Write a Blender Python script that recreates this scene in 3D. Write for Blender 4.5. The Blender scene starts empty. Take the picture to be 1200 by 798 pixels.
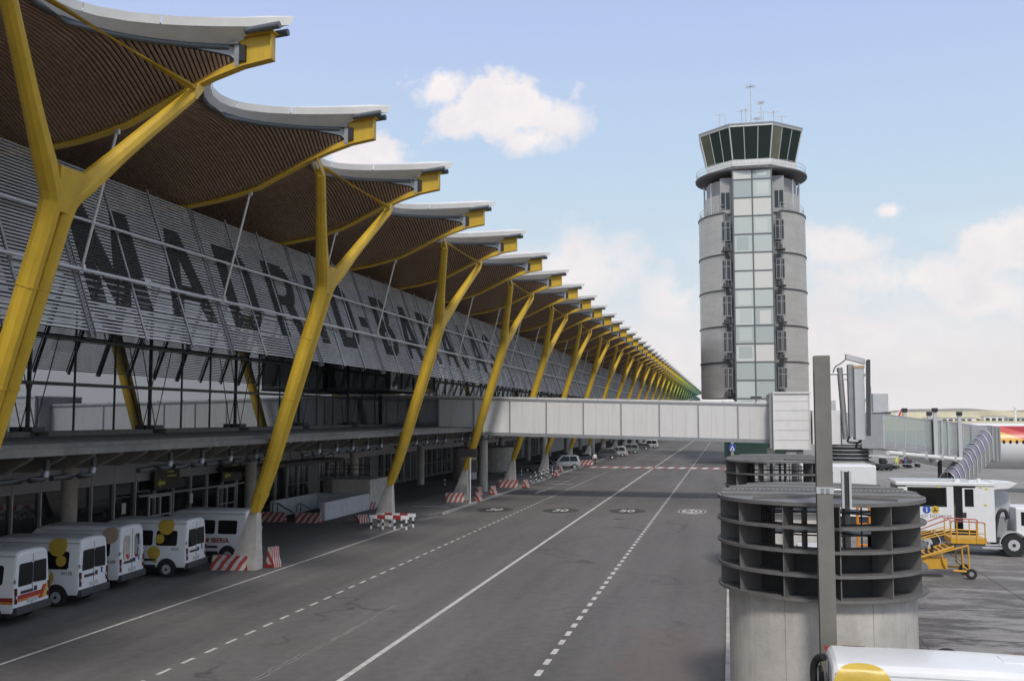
import bpy, bmesh, math, random
from mathutils import Vector, Matrix
from math import sin, cos, pi, radians
random.seed(7)
SC = bpy.context.scene
COL = SC.collection

# ---------------------------------------------------------------- camera
cam_d = bpy.data.cameras.new('camera')
cam = bpy.data.objects.new('camera', cam_d)
COL.objects.link(cam)
CH = 6.8
cam.location = (0, 0, CH)
cam.rotation_euler = (radians(90 + 4.425), 0, radians(12.466))
cam_d.sensor_width = 36
cam_d.lens = 34.5
cam_d.clip_start = 0.1
cam_d.clip_end = 30000
SC.camera = cam

# photograph pixel (1200 x 798) -> world point on a vertical plane y = Y, or on the level z = Z
_yaw, _pit = radians(12.466), radians(4.425)
_f = Vector((-sin(_yaw) * cos(_pit), cos(_yaw) * cos(_pit), sin(_pit)))
_r = Vector((cos(_yaw), sin(_yaw), 0))
_u = _r.cross(_f)
def ray(x, y):
    return _f + _r * ((x - 600) / 1150) - _u * ((y - 399) / 1150)
def at(x, y, Y):
    d = ray(x, y); t = Y / d.y
    return Vector((d.x * t, Y, CH + d.z * t))
def gr(x, y, Z=0.0):
    d = ray(x, y); t = (Z - CH) / d.z
    return Vector((d.x * t, d.y * t, Z))

# ---------------------------------------------------------------- sky and sun
SUN_EL, SUN_AZ = radians(48), radians(168)      # azimuth clockwise from +Y
sd = Vector((sin(SUN_AZ) * cos(SUN_EL), cos(SUN_AZ) * cos(SUN_EL), sin(SUN_EL)))
W = bpy.data.worlds.new('World'); SC.world = W; W.use_nodes = True
nt = W.node_tree; N = nt.nodes; L = nt.links
for n in list(N): N.remove(n)
def nd(t, **k):
    n = N.new(t)
    for a, b in k.items(): setattr(n, a, b)
    return n
def mth(op, a, b=None, c=None, clamp=False):
    n = nd('ShaderNodeMath', operation=op, use_clamp=clamp)
    for i, v in enumerate((a, b, c)):
        if v is None: continue
        if isinstance(v, (int, float)): n.inputs[i].default_value = v
        else: L.new(v, n.inputs[i])
    return n.outputs[0]
def mixc(f, a, b):
    n = nd('ShaderNodeMix', data_type='RGBA')
    for s, v in ((0, f), (6, a), (7, b)):
        if isinstance(v, (int, float)): n.inputs[s].default_value = v
        elif isinstance(v, tuple): n.inputs[s].default_value = (*v, 1)
        else: L.new(v, n.inputs[s])
    return n.outputs[2]
out = nd('ShaderNodeOutputWorld')
bg = nd('ShaderNodeBackground')
sky = nd('ShaderNodeTexSky', sky_type='NISHITA', sun_disc=False)
sky.sun_elevation = SUN_EL; sky.sun_rotation = SUN_AZ; sky.air_density = 1.0; sky.dust_density = 1.0
tc = nd('ShaderNodeTexCoord')
nrm = nd('ShaderNodeVectorMath', operation='NORMALIZE'); L.new(tc.outputs['Generated'], nrm.inputs[0])
sep = nd('ShaderNodeSeparateXYZ'); L.new(nrm.outputs[0], sep.inputs[0])
elev = sep.outputs[2]
ramp = nd('ShaderNodeValToRGB'); L.new(elev, ramp.inputs[0])
cr = ramp.color_ramp
cr.elements[0].position = 0.0; cr.elements[0].color = (1.02, 0.95, 0.93, 1)
cr.elements[1].position = 1.0; cr.elements[1].color = (0.50, 0.55, 0.66, 1)
for p, c in ((0.05, (0.92, 0.88, 0.87)), (0.13, (0.66, 0.77, 0.85)), (0.24, (0.54, 0.70, 0.87)), (0.38, (0.47, 0.58, 0.88)), (0.6, (0.42, 0.50, 0.72))):
    e = cr.elements.new(p); e.color = (*c, 1)
skys = nd('ShaderNodeVectorMath', operation='SCALE'); L.new(sky.outputs[0], skys.inputs[0]); skys.inputs['Scale'].default_value = 0.9
base = mixc(0.0, ramp.outputs[0], skys.outputs[0])
# broken cloud
nz = nd('ShaderNodeTexNoise'); nz.inputs['Scale'].default_value = 5.0; nz.inputs['Detail'].default_value = 8; nz.inputs['Roughness'].default_value = 0.55
vm = nd('ShaderNodeMapping'); vm.inputs['Scale'].default_value = (1, 1, 2.2); L.new(nrm.outputs[0], vm.inputs[0]); L.new(vm.outputs[0], nz.inputs['Vector'])
nf = nd('ShaderNodeTexNoise'); nf.inputs['Scale'].default_value = 15.0; nf.inputs['Detail'].default_value = 10; nf.inputs['Roughness'].default_value = 0.62; L.new(nrm.outputs[0], nf.inputs['Vector'])
def blob(px, py, rw, rh, soft=0.5):
    d0 = ray(px, py).normalized()
    sub = nd('ShaderNodeVectorMath', operation='SUBTRACT'); L.new(nrm.outputs[0], sub.inputs[0]); sub.inputs[1].default_value = d0
    dr = nd('ShaderNodeVectorMath', operation='DOT_PRODUCT'); L.new(sub.outputs[0], dr.inputs[0]); dr.inputs[1].default_value = _r
    a = mth('DIVIDE', dr.outputs['Value'], rw / 1150)
    dz = nd('ShaderNodeSeparateXYZ'); L.new(sub.outputs[0], dz.inputs[0])
    b = mth('DIVIDE', dz.outputs[2], rh / 1150)
    q = mth('SQRT', mth('ADD', mth('MULTIPLY', a, a), mth('MULTIPLY', b, b)))
    nn = mth('ADD', mth('MULTIPLY', mth('SUBTRACT', nf.outputs[0], 0.5), 3.4), mth('MULTIPLY', mth('SUBTRACT', nz.outputs[0], 0.5), 0.9))
    v = mth('ADD', mth('SUBTRACT', 1.0, q), nn)
    return mth('SMOOTHSTEP', v, 0, 1) if False else mth('MULTIPLY', mth('SUBTRACT', v, 0.0), 1 / soft, clamp=True)
m = None
for b in ((590, 126, 94, 40, .42), (515, 100, 46, 30, .45), (622, 165, 42, 26, .6), (655, 140, 40, 24, .7), (430, 188, 44, 26, .35), (1045, 246, 20, 12, .6), (1185, 285, 62, 36, .45), (670, 320, 110, 50, .8), (800, 350, 70, 50, .8), (985, 290, 60, 26, .7), (1075, 325, 120, 38, .7), (1170, 350, 90, 40, .7), (1000, 400, 110, 34, .8), (760, 420, 90, 50, 1.0)):
    v = blob(*b)
    m = v if m is None else mth('MAXIMUM', m, v)
lowm = mth('MULTIPLY', mth('SUBTRACT', 0.20, elev), 7.0, clamp=True)
lowc = mth('MULTIPLY', lowm, mth('MULTIPLY', mth('SUBTRACT', nz.outputs[0], 0.42), 5.0, clamp=True))
# unseen scattered cloud above the view, strengthened so the sky light stays neutral
gen = mth('MULTIPLY', mth('MULTIPLY', mth('SUBTRACT', nz.outputs[0], 0.44), 6.0, clamp=True), mth('MULTIPLY', mth('SUBTRACT', elev, 0.42), 6.0, clamp=True))
m = mth('MAXIMUM', m, mth('MULTIPLY', lowc, 0.85)); m = mth('MAXIMUM', m, mth('MULTIPLY', gen, 0.8))
shade = mth('MULTIPLY', mth('SUBTRACT', nf.outputs[0], 0.35), 2.4, clamp=True)
ccol = mixc(shade, (1.04, 0.97, 0.94), (0.84, 0.79, 0.82))
fin = mixc(mth('MULTIPLY', m, 0.93), base, ccol)
L.new(fin, bg.inputs[0]); bg.inputs[1].default_value = 1.0
L.new(bg.outputs[0], out.inputs[0])

sun_d = bpy.data.lights.new('sun', 'SUN'); sun_d.energy = 2.4; sun_d.angle = radians(9); sun_d.color = (1, 0.95, 0.88)
sun = bpy.data.objects.new('sun', sun_d); COL.objects.link(sun)
sun.rotation_euler = sd.to_track_quat('Z', 'Y').to_euler()
SC.view_settings.view_transform = 'Standard'; SC.view_settings.look = 'None'
SC.view_settings.exposure = 0; SC.view_settings.gamma = 1
SC.cycles.max_bounces = 6; SC.cycles.diffuse_bounces = 3; SC.cycles.glossy_bounces = 3; SC.cycles.transparent_max_bounces = 12

# ---------------------------------------------------------------- materials
_M = {}
def mat(name, col, rough=0.6, metal=0.0, var=0.12, scale=3.0, bump=0.0, bscale=20.0, stretch=None, spec=None, col2=None, dirt=0.0):
    if name in _M: return _M[name]
    m = bpy.data.materials.new(name); m.use_nodes = True
    t = m.node_tree; n = t.nodes; l = t.links
    b = n['Principled BSDF']; b.inputs['Roughness'].default_value = rough; b.inputs['Metallic'].default_value = metal
    if spec is not None: b.inputs['Specular IOR Level'].default_value = spec
    g = n.new('ShaderNodeNewGeometry')
    mp = n.new('ShaderNodeMapping'); l.new(g.outputs['Position'], mp.inputs[0])
    if stretch: mp.inputs['Scale'].default_value = stretch
    z = n.new('ShaderNodeTexNoise'); z.inputs['Scale'].default_value = scale; z.inputs['Detail'].default_value = 6; z.inputs['Roughness'].default_value = 0.6
    l.new(mp.outputs[0], z.inputs['Vector'])
    rp = n.new('ShaderNodeValToRGB'); l.new(z.outputs[0], rp.inputs[0])
    c2 = col2 or tuple(min(1, c * (1 + var)) for c in col)
    c1 = tuple(c * (1 - var) for c in col)
    rp.color_ramp.elements[0].position = 0.3; rp.color_ramp.elements[0].color = (*c1, 1)
    rp.color_ramp.elements[1].position = 0.7; rp.color_ramp.elements[1].color = (*c2, 1)
    last = rp.outputs[0]
    if dirt:
        z2 = n.new('ShaderNodeTexNoise'); z2.inputs['Scale'].default_value = 0.9; z2.inputs['Detail'].default_value = 8; z2.inputs['Roughness'].default_value = 0.75
        mp2 = n.new('ShaderNodeMapping'); mp2.inputs['Scale'].default_value = (2.5, 2.5, 0.5); l.new(g.outputs['Position'], mp2.inputs[0]); l.new(mp2.outputs[0], z2.inputs['Vector'])
        r2 = n.new('ShaderNodeValToRGB'); l.new(z2.outputs[0], r2.inputs[0])
        r2.color_ramp.elements[0].position = 0.45; r2.color_ramp.elements[0].color = (0, 0, 0, 1)
        r2.color_ramp.elements[1].position = 0.75; r2.color_ramp.elements[1].color = (dirt, dirt, dirt, 1)
        mx = n.new('ShaderNodeMix'); mx.data_type = 'RGBA'; l.new(r2.outputs[0], mx.inputs[0]); l.new(last, mx.inputs[6])
        mx.inputs[7].default_value = (col[0] * .35, col[1] * .32, col[2] * .28, 1); last = mx.outputs[2]
    l.new(last, b.inputs['Base Color'])
    if bump:
        z3 = n.new('ShaderNodeTexNoise'); z3.inputs['Scale'].default_value = bscale; z3.inputs['Detail'].default_value = 5; l.new(g.outputs['Position'], z3.inputs['Vector'])
        bp = n.new('ShaderNodeBump'); bp.inputs['Strength'].default_value = bump; bp.inputs['Distance'].default_value = 0.02
        l.new(z3.outputs[0], bp.inputs['Height']); l.new(bp.outputs[0], b.inputs['Normal'])
    _M[name] = m
    return m
def glassy(name, tint, refl, rough=0.02, ior=1.9, thru=None):
    """window glass: fresnel reflection over a dark tinted body (or see-through when thru is given)"""
    if name in _M: return _M[name]
    m = bpy.data.materials.new(name); m.use_nodes = True
    t = m.node_tree; n = t.nodes; l = t.links
    n.remove(n['Principled BSDF'])
    o = n['Material Output']
    gl = n.new('ShaderNodeBsdfGlossy'); gl.inputs['Roughness'].default_value = rough; gl.inputs['Color'].default_value = (*refl, 1)
    if thru:
        bd = n.new('ShaderNodeBsdfTransparent'); bd.inputs['Color'].default_value = (*thru, 1)
    else:
        bd = n.new('ShaderNodeBsdfDiffuse'); bd.inputs['Color'].default_value = (*tint, 1)
    fr = n.new('ShaderNodeFresnel'); fr.inputs['IOR'].default_value = ior
    mx = n.new('ShaderNodeMixShader'); l.new(fr.outputs[0], mx.inputs[0]); l.new(bd.outputs[0], mx.inputs[1]); l.new(gl.outputs[0], mx.inputs[2])
    l.new(mx.outputs[0], o.inputs[0])
    _M[name] = m
    return m

def ground_mat(name, kind):
    m = bpy.data.materials.new(name); m.use_nodes = True
    t = m.node_tree; n = t.nodes; l = t.links; b = n['Principled BSDF']
    g = n.new('ShaderNodeNewGeometry')
    def noise(sc, st=(1, 1, 1), det=8, ro=0.6):
        mp = n.new('ShaderNodeMapping'); mp.inputs['Scale'].default_value = st; l.new(g.outputs['Position'], mp.inputs[0])
        z = n.new('ShaderNodeTexNoise'); z.inputs['Scale'].default_value = sc; z.inputs['Detail'].default_value = det; z.inputs['Roughness'].default_value = ro
        l.new(mp.outputs[0], z.inputs['Vector']); return z.outputs[0]
    def rmp(f, p0, c0, p1, c1):
        r = n.new('ShaderNodeValToRGB'); l.new(f, r.inputs[0]); r.color_ramp.elements[0].position = p0; r.color_ramp.elements[1].position = p1
        r.color_ramp.elements[0].color = (*c0, 1); r.color_ramp.elements[1].color = (*c1, 1); return r.outputs[0]
    def mx(f, a, c, bl='MIX'):
        k = n.new('ShaderNodeMix'); k.data_type = 'RGBA'; k.blend_type = bl
        if isinstance(f, float): k.inputs[0].default_value = f
        else: l.new(f, k.inputs[0])
        for s, v in ((6, a), (7, c)):
            if isinstance(v, tuple): k.inputs[s].default_value = (*v, 1)
            else: l.new(v, k.inputs[s])
        return k.outputs[2]
    if kind == 'road':
        c = rmp(noise(0.22, (1, .25, 1)), .3, (.112, .107, .102), .7, (.158, .151, .144))
        st = rmp(noise(0.7, (1.2, .07, 1), 7), .34, (.86, .86, .86), .66, (1.07, 1.07, 1.07)); c = mx(1.0, c, st, 'MULTIPLY')
        fine = rmp(noise(30, det=4), .3, (.74, .74, .74), .7, (1.26, 1.26, 1.26)); c = mx(1.0, c, fine, 'MULTIPLY'); md = rmp(noise(2.6, det=6), .3, (.88, .88, .88), .7, (1.1, 1.1, 1.1)); c = mx(1.0, c, md, 'MULTIPLY')
        # tar-sealed cracks
        v = n.new('ShaderNodeTexVoronoi'); v.feature = 'DISTANCE_TO_EDGE'; v.inputs['Scale'].default_value = 0.12
        mp = n.new('ShaderNodeMapping'); l.new(g.outputs['Position'], mp.inputs[0]); mp.inputs['Scale'].default_value = (1, .6, 1)
        wob = n.new('ShaderNodeTexNoise'); wob.inputs['Scale'].default_value = .7; wob.inputs['Detail'].default_value = 6; l.new(g.outputs['Position'], wob.inputs['Vector'])
        av = n.new('ShaderNodeVectorMath'); av.operation = 'MULTIPLY_ADD'; l.new(wob.outputs['Color'], av.inputs[0]); av.inputs[1].default_value = (3, 3, 0); l.new(mp.outputs[0], av.inputs[2]); l.new(av.outputs[0], v.inputs['Vector'])
        ck = rmp(v.outputs['Distance'], .004, (1, 1, 1), .012, (0, 0, 0))
        msk = rmp(noise(.11), .52, (0, 0, 0), .6, (.6, .6, .6)); ck = mx(1.0, ck, msk, 'MULTIPLY')
        c = mx(ck, c, (.045, .045, .045))
        # dark bands, the nearer a painted shadow of an unbuilt bridge; worn pinkish patch
        wv = n.new('ShaderNodeSeparateXYZ'); l.new(g.outputs['Position'], wv.inputs[0])
        def band(a, w):
            k = n.new('ShaderNodeMath'); k.operation = 'SUBTRACT'; l.new(wv.outputs[1], k.inputs[0]); k.inputs[1].default_value = a
            k2 = n.new('ShaderNodeMath'); k2.operation = 'ABSOLUTE'; l.new(k.outputs[0], k2.inputs[0])
            r = n.new('ShaderNodeMapRange'); l.new(k2.outputs[0], r.inputs[0]); r.inputs[1].default_value = w; r.inputs[2].default_value = w * .7; r.inputs[3].default_value = 0; r.inputs[4].default_value = .55
            return r.outputs[0]
        c = mx(band(190, 10), c, (.095, .092, .094)); c = mx(band(300, 22), c, (.09, .087, .09))
        c = mx(rmp(noise(.13, det=5), .58, (0, 0, 0), .72, (.5, .5, .5)), c, (.13, .108, .102))
        vx = n.new('ShaderNodeVectorMath'); vx.operation = 'MULTIPLY_ADD'; l.new(g.outputs['Position'], vx.inputs[0]); vx.inputs[1].default_value = (.36, .10, 0); vx.inputs[2].default_value = (.72, -2.9, 0)
        ln = n.new('ShaderNodeVectorMath'); ln.operation = 'LENGTH'; l.new(vx.outputs[0], ln.inputs[0])
        ad = n.new('ShaderNodeMath'); ad.operation = 'ADD'; l.new(ln.outputs['Value'], ad.inputs[0]); l.new(noise(.8), ad.inputs[1])
        c = mx(rmp(ad.outputs[0], .9, (.32, .32, .32), 1.6, (0, 0, 0)), c, (.165, .118, .108))
        sp = rmp(noise(2.3, det=4), .74, (0, 0, 0), .78, (.5, .5, .5)); c = mx(sp, c, (.045, .043, .042))
    else:
        c = rmp(noise(0.12, (1, .6, 1)), .3, (.20, .193, .182), .7, (.30, .29, .275))
        d = rmp(noise(0.42, (.42, 1.05, 1), 12, .80), .435, (0, 0, 0), .52, (.95, .95, .95))
        dm = n.new('ShaderNodeSeparateXYZ'); l.new(g.outputs['Position'], dm.inputs[0])
        mr = n.new('ShaderNodeMapRange'); l.new(dm.outputs[1], mr.inputs[0]); mr.inputs[1].default_value = 75; mr.inputs[2].default_value = 30
        dd = n.new('ShaderNodeMath'); dd.operation = 'MULTIPLY'; l.new(d, dd.inputs[0]); l.new(mr.outputs[0], dd.inputs[1])
        c = mx(dd.outputs[0], c, (.062, .058, .056))
        ru = rmp(noise(0.5, (.12, 2.6, 1), 8, .7), .61, (0, 0, 0), .67, (.45, .45, .45)); c = mx(ru, c, (.22, .185, .13))
        fine = rmp(noise(24, det=4), .3, (.86, .86, .86), .7, (1.12, 1.12, 1.12)); c = mx(1.0, c, fine, 'MULTIPLY')
    l.new(c, b.inputs['Base Color']); b.inputs['Roughness'].default_value = 0.82
    b.inputs['Specular IOR Level'].default_value = 0.35
    z = noise(55, det=3); bp = n.new('ShaderNodeBump'); bp.inputs['Strength'].default_value = .35; bp.inputs['Distance'].default_value = .015
    l.new(z, bp.inputs['Height']); l.new(bp.outputs[0], b.inputs['Normal'])
    return m

YEL = mat('yellow_paint', (.58, .378, .028), .42, var=.10, scale=.8, dirt=.30)
def ladder_col(Y):
    """paint colour of the columns and ribs: yellow first, green towards the far end"""
    stops = ((0, (.58, .375, .030)), (240, (.58, .38, .022)), (290, (.48, .47, .03)), (350, (.26, .36, .08)), (430, (.12, .26, .13)), (520, (.07, .19, .16)))
    for (a, ca), (b, cb) in zip(stops, stops[1:]):
        if a <= Y <= b:
            f = (Y - a) / (b - a); return tuple(x + (y - x) * f for x, y in zip(ca, cb))
    return stops[-1][1]
def pillar_mat(Y):
    if Y < 240: return YEL
    k = int(Y // 18)
    return mat('rainbow_paint_%d' % k, ladder_col(Y), .42, var=.07, scale=.8)
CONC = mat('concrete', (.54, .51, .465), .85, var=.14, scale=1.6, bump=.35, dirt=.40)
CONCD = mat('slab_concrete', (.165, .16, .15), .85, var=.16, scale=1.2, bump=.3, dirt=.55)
WOOD = mat('bamboo_slat', (.32, .215, .145), .55, var=.28, scale=1.5, stretch=(8, .4, 8))
SHELL = mat('roof_backing', (.035, .028, .024), .9)
METL = mat('light_metal', (.55, .56, .57), .38, .35, var=.06)
METC = mat('fascia_cap_metal', (.74, .73, .71), .35, .25, var=.07, scale=1.2)
METG = mat('galvanised_steel', (.33, .34, .35), .45, .5, var=.12, scale=5)
METD = mat('dark_steel', (.055, .058, .062), .45, .4, var=.15)
GUT = mat('gutter_tube', (.12, .135, .15), .4, .4, var=.1)
BLADE = mat('louver_aluminium', (.48, .48, .48), .5, .15, var=.16, scale=1.1)
LETT = mat('letter_blade_paint', (.04, .04, .042), .7, 0, spec=.2)
WHITE = mat('white_panel', (.72, .71, .69), .45, 0, var=.04, scale=1.3, dirt=.10)
PANEL = mat('grey_wall_panel', (.42, .43, .46), .5, .1, var=.06, scale=.8, dirt=.12)
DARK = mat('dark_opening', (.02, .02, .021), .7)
BLACK = mat('black_plastic', (.025, .025, .027), .5)
RUB = mat('rubber', (.022, .022, .022), .8)
RED = mat('red_paint', (.36, .035, .03), .5, var=.15)
WPAINT = mat('white_vehicle_paint', (.76, .77, .78), .28, 0, var=.03, scale=1.5, dirt=.07)
MARK = mat('road_marking', (.55, .54, .51), .7, var=.22, scale=4, dirt=.5)
MIRROR = glassy('terminal_glass', (.02, .024, .028), (.86, .93, 1.0), .012, 3.8)
WIN = glassy('window_glass_dark', (.018, .02, .022), (.9, .93, .95), .03, 1.7)
VGL = glassy('vehicle_glass', (.014, .015, .016), (.8, .82, .84), .02, 1.42)
CLEAR = glassy('clear_glass', (0, 0, 0), (.9, .95, .97), .02, 1.5, thru=(.72, .80, .80))
TAR = mat('ring_steel', (.185, .180, .175), .55, .25, var=.14, scale=2.2, dirt=.35)
POSTM = mat('weathered_post_paint', (.20, .195, .175), .5, .2, var=.10, scale=2.5, dirt=.2)

# ---------------------------------------------------------------- mesh builder
class MB:
    flat = False
    def __init__(s): s.v = []; s.f = []; s.m = []; s.sm = []
    def add(s, vs, fs, m=0, smooth=False):
        o = len(s.v); s.v += [tuple(v) for v in vs]
        for f in fs: s.f.append(tuple(i + o for i in f)); s.m.append(m); s.sm.append(smooth)
        return s
    def box(s, c, d, m=0, R=None):
        hx, hy, hz = d[0] / 2, d[1] / 2, d[2] / 2
        vs = [Vector((x, y, z)) for x in (-hx, hx) for y in (-hy, hy) for z in (-hz, hz)]
        if R: vs = [R @ v for v in vs]
        c = Vector(c)
        return s.add([v + c for v in vs], [(0, 1, 3, 2), (4, 6, 7, 5), (0, 4, 5, 1), (2, 3, 7, 6), (0, 2, 6, 4), (1, 5, 7, 3)], m)
    def bb(s, a, b, m=0):
        return s.box([(x + y) / 2 for x, y in zip(a, b)], [abs(y - x) for x, y in zip(a, b)], m)
    def hull8(s, lo, hi, m=0):
        """lo, hi: 4 corners each (ccw from above)"""
        return s.add(list(lo) + list(hi), [(3, 2, 1, 0), (4, 5, 6, 7)] + [(i, (i + 1) % 4, (i + 1) % 4 + 4, i + 4) for i in range(4)], m)
    def tube(s, pts, rs, n=10, m=0, cap=True, sx=1.0, up=Vector((0, 1, 0))):
        """tube through pts with radii rs; sx flattens along 'up'"""
        pts = [Vector(p) for p in pts]
        if isinstance(rs, (int, float)): rs = [rs] * len(pts)
        vs = []; k = len(pts)
        for i, p in enumerate(pts):
            t = (pts[min(i + 1, k - 1)] - pts[max(i - 1, 0)]).normalized()
            a = t.cross(up)
            if a.length < 1e-3: a = t.cross(Vector((1, 0, 0)))
            a.normalize(); b = t.cross(a).normalized()
            for j in range(n):
                w = 2 * pi * j / n + pi / n
                vs.append(p + (a * cos(w) + b * sin(w) * sx) * rs[i])
        fs = [(i * n + j, i * n + (j + 1) % n, (i + 1) * n + (j + 1) % n, (i + 1) * n + j) for i in range(k - 1) for j in range(n)]
        s.add(vs, fs, m, n > 5 and not s.flat)
        if cap: s.add(vs[:n], [tuple(range(n))[::-1]], m); s.add(vs[-n:], [tuple(range(n))], m)
        return s
    def cyl(s, c, r, z0, z1, n=20, m=0, r2=None):
        r2 = r if r2 is None else r2
        return s.tube([(c[0], c[1], z0), (c[0], c[1], z1)], [r, r2], n, m)
    def prism(s, poly, axis, a, b, m=0, smooth=False):
        """poly in the two other axes (x,z for axis y; y,z for axis x; x,y for axis z)"""
        def P(p, t):
            return {'y': (p[0], t, p[1]), 'x': (t, p[0], p[1]), 'z': (p[0], p[1], t)}[axis]
        n = len(poly)
        vs = [P(p, a) for p in poly] + [P(p, b) for p in poly]
        s.add(vs, [(i, (i + 1) % n, n + (i + 1) % n, n + i) for i in range(n)], m, smooth)
        s.add(vs, [tuple(range(n)), tuple(range(2 * n - 1, n - 1, -1))], m)
        return s
    def mesh(s, name, mats):
        me = bpy.data.meshes.new(name); me.from_pydata(s.v, [], s.f)
        if not isinstance(mats, (list, tuple)): mats = [mats]
        for q in mats: me.materials.append(q)
        me.polygons.foreach_set('material_index', s.m)
        me.polygons.foreach_set('use_smooth', s.sm)
        bm = bmesh.new(); bm.from_mesh(me); bmesh.ops.recalc_face_normals(bm, faces=bm.faces); bm.to_mesh(me); bm.free()
        me.update(); return me
    def build(s, name, mats, parent=None, loc=(0, 0, 0), rz=0, bevel=0):
        return put(s.mesh(name, mats), name, parent, loc, rz, bevel)
def put(me, name, parent=None, loc=(0, 0, 0), rz=0, bevel=0):
    o = bpy.data.objects.new(name, me); COL.objects.link(o); o.parent = parent
    o.location = loc; o.rotation_euler = (0, 0, rz)
    if bevel:
        b = o.modifiers.new('b', 'BEVEL'); b.width = bevel; b.segments = 2; b.limit_method = 'ANGLE'
    return o
def tag(o, label=None, cat=None, group=None, kind=None):
    if label: o['label'] = label
    if cat: o['category'] = cat
    if group: o['group'] = group
    if kind: o['kind'] = kind
    return o
def thing(name, label, cat, loc=(0, 0, 0), rz=0, group=None):
    o = bpy.data.objects.new(name, None); COL.objects.link(o); o.location = loc; o.rotation_euler = (0, 0, rz)
    o.empty_display_size = .3
    return tag(o, label, cat, group)
def copy_tree(o, parent=None):
    c = o.copy(); COL.objects.link(c); c.parent = parent
    for ch in kids(o): copy_tree(ch, c)
    return c
def kids(o): return [x for x in list(COL.objects) if x.parent is o]
def text_mesh(txt, size, mats, name='lettering', bold=0.0, ext=0.002, shear=0.0):
    cu = bpy.data.curves.new(name, 'FONT'); cu.body = txt; cu.size = size; cu.extrude = ext; cu.offset = bold; cu.shear = shear
    cu.align_x = 'CENTER'; cu.align_y = 'CENTER'
    o = bpy.data.objects.new(name, cu); COL.objects.link(o)
    bpy.context.view_layer.update()
    me = bpy.data.meshes.new_from_object(o.evaluated_get(bpy.context.evaluated_depsgraph_get()))
    COL.objects.unlink(o); bpy.data.objects.remove(o)
    me.materials.clear(); me.materials.append(mats)
    return me

# ================================================================ GROUND
tag(MB().add([(-9000, -300, -.05), (9000, -300, -.05), (9000, 9800, -.05), (-9000, 9800, -.05)], [(0, 1, 2, 3)]).build('field', mat('dry_grass', (.52, .46, .27), .9, var=.35, scale=.008, stretch=(.4, 1.6, 1))), kind='structure')
APR = ground_mat('apron_concrete', 'apron'); ROAD = ground_mat('asphalt', 'road')
tag(MB().add([(-160, -60, -.03), (420, -60, -.03), (420, 900, -.03), (-160, 900, -.03)], [(0, 1, 2, 3)]).build('apron', APR), kind='structure')
tag(MB().add([(-.15, -60, 0), (-.15, 900, 0), (-19.6, 900, 0), (-19.6, -60, 0)], [(0, 1, 2, 3)]).build('road', ROAD), kind='structure')
tag(MB().add([(-19.6, -60, .0), (-19.6, 62, .0), (-40, 62, .0), (-40, -60, .0)], [(0, 1, 2, 3)]).build('parking_bay', ROAD), kind='structure')
pv = MB()
pv.prism([(-19.7, 66), (-19.7, 600), (-24.4, 600), (-24.4, 60), (-23.2, 60)], 'z', 0.004, .12)
tag(pv.build('pavement', mat('pavement_concrete', (.17, .165, .155), .85, var=.2, scale=1, bump=.3)), kind='structure')
tag(MB().add([(-24.4, 62, 0), (-24.4, 600, 0), (-40, 600, 0), (-40, 62, 0)], [(0, 1, 2, 3)]).build('undercroft_floor', ROAD), kind='structure')
# painted lines
lines = MB()
def stripe(x, y0, y1, w=.15, z=.004): lines.add([(x - w / 2, y0, z), (x + w / 2, y0, z), (x + w / 2, y1, z), (x - w / 2, y1, z)], [(0, 1, 2, 3)])
stripe(-9.95, -5, 560, .17)
stripe(-19.72, -5, 60, .13)
tag(lines.build('road_line', MARK), kind='structure')
for x, y0, y1, w_ in ((-5.07, 42.12, 330, .085), (-14.9, 24.22, 122, .06)):
    b = MB(); b.add([(-w_, 0, .004), (w_, 0, .004), (w_, .64, .004), (-w_, .64, .004)], [(0, 1, 2, 3)]); dme = b.mesh('lane_dash', MARK)
    y = y0 - .32 - 1.22 * int((y0 - 8) / 1.22); n = 0; rest = MB()
    while y < y1:
        if n < 130: tag(put(dme, 'lane_dash', None, (x, y, 0)), kind='structure')
        else: rest.add([(x - w_, y, .004), (x + w_, y, .004), (x + w_, y + .64, .004), (x - w_, y + .64, .004)], [(0, 1, 2, 3)])
        y += 1.22; n += 1
    if rest.v: tag(rest.build('lane_dashes', MARK), kind='structure')
# long worn crack with pale edges
random.seed(9)
P_ = [gr(262, 815), gr(310, 790), gr(345, 772), gr(376, 757), gr(410, 738), gr(440, 722), gr(468, 706)]
for nm, wd0, zz, m_ in (('crack_edge', .14, .0012, mat('crack_pale', (.20, .19, .18), .85, var=.25, scale=6)), ('road_crack', .028, .0024, mat('crack_dark', (.03, .03, .03), .9))):
    b = MB(); vs = []
    pts = []
    for a_, b_ in zip(P_, P_[1:]):
        for k in range(6): pts.append(a_.lerp(b_, k / 6))
    for k, p in enumerate(pts):
        random.seed(k); dx = random.uniform(-.06, .06); w2 = wd0 * random.uniform(.25, 1.1) * (1 - k / len(pts) * .6)
        if nm == 'road_crack' and k > 20: break
        vs += [(p.x + dx - w2, p.y, zz), (p.x + dx + w2, p.y, zz)]
    b.add(vs, [(2 * i, 2 * i + 1, 2 * i + 3, 2 * i + 2) for i in range(len(vs) // 2 - 1)]); tag(b.build(nm, m_), kind='structure')
jt = MB()
for i in range(30): jt.add([(.6 + 5 * i, 0, -.026), (.64 + 5 * i, 0, -.026), (.64 + 5 * i, 200, -.026), (.6 + 5 * i, 200, -.026)], [(0, 1, 2, 3)])
for i in range(40): jt.add([(0, 5 * i + 3, -.022), (150, 5 * i + 3, -.022), (150, 5 * i + 3.04, -.022), (0, 5 * i + 3.04, -.022)], [(0, 1, 2, 3)])
tag(jt.build('apron_joints', mat('joint_sealant', (.05, .048, .046), .8)), kind='structure')
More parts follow.
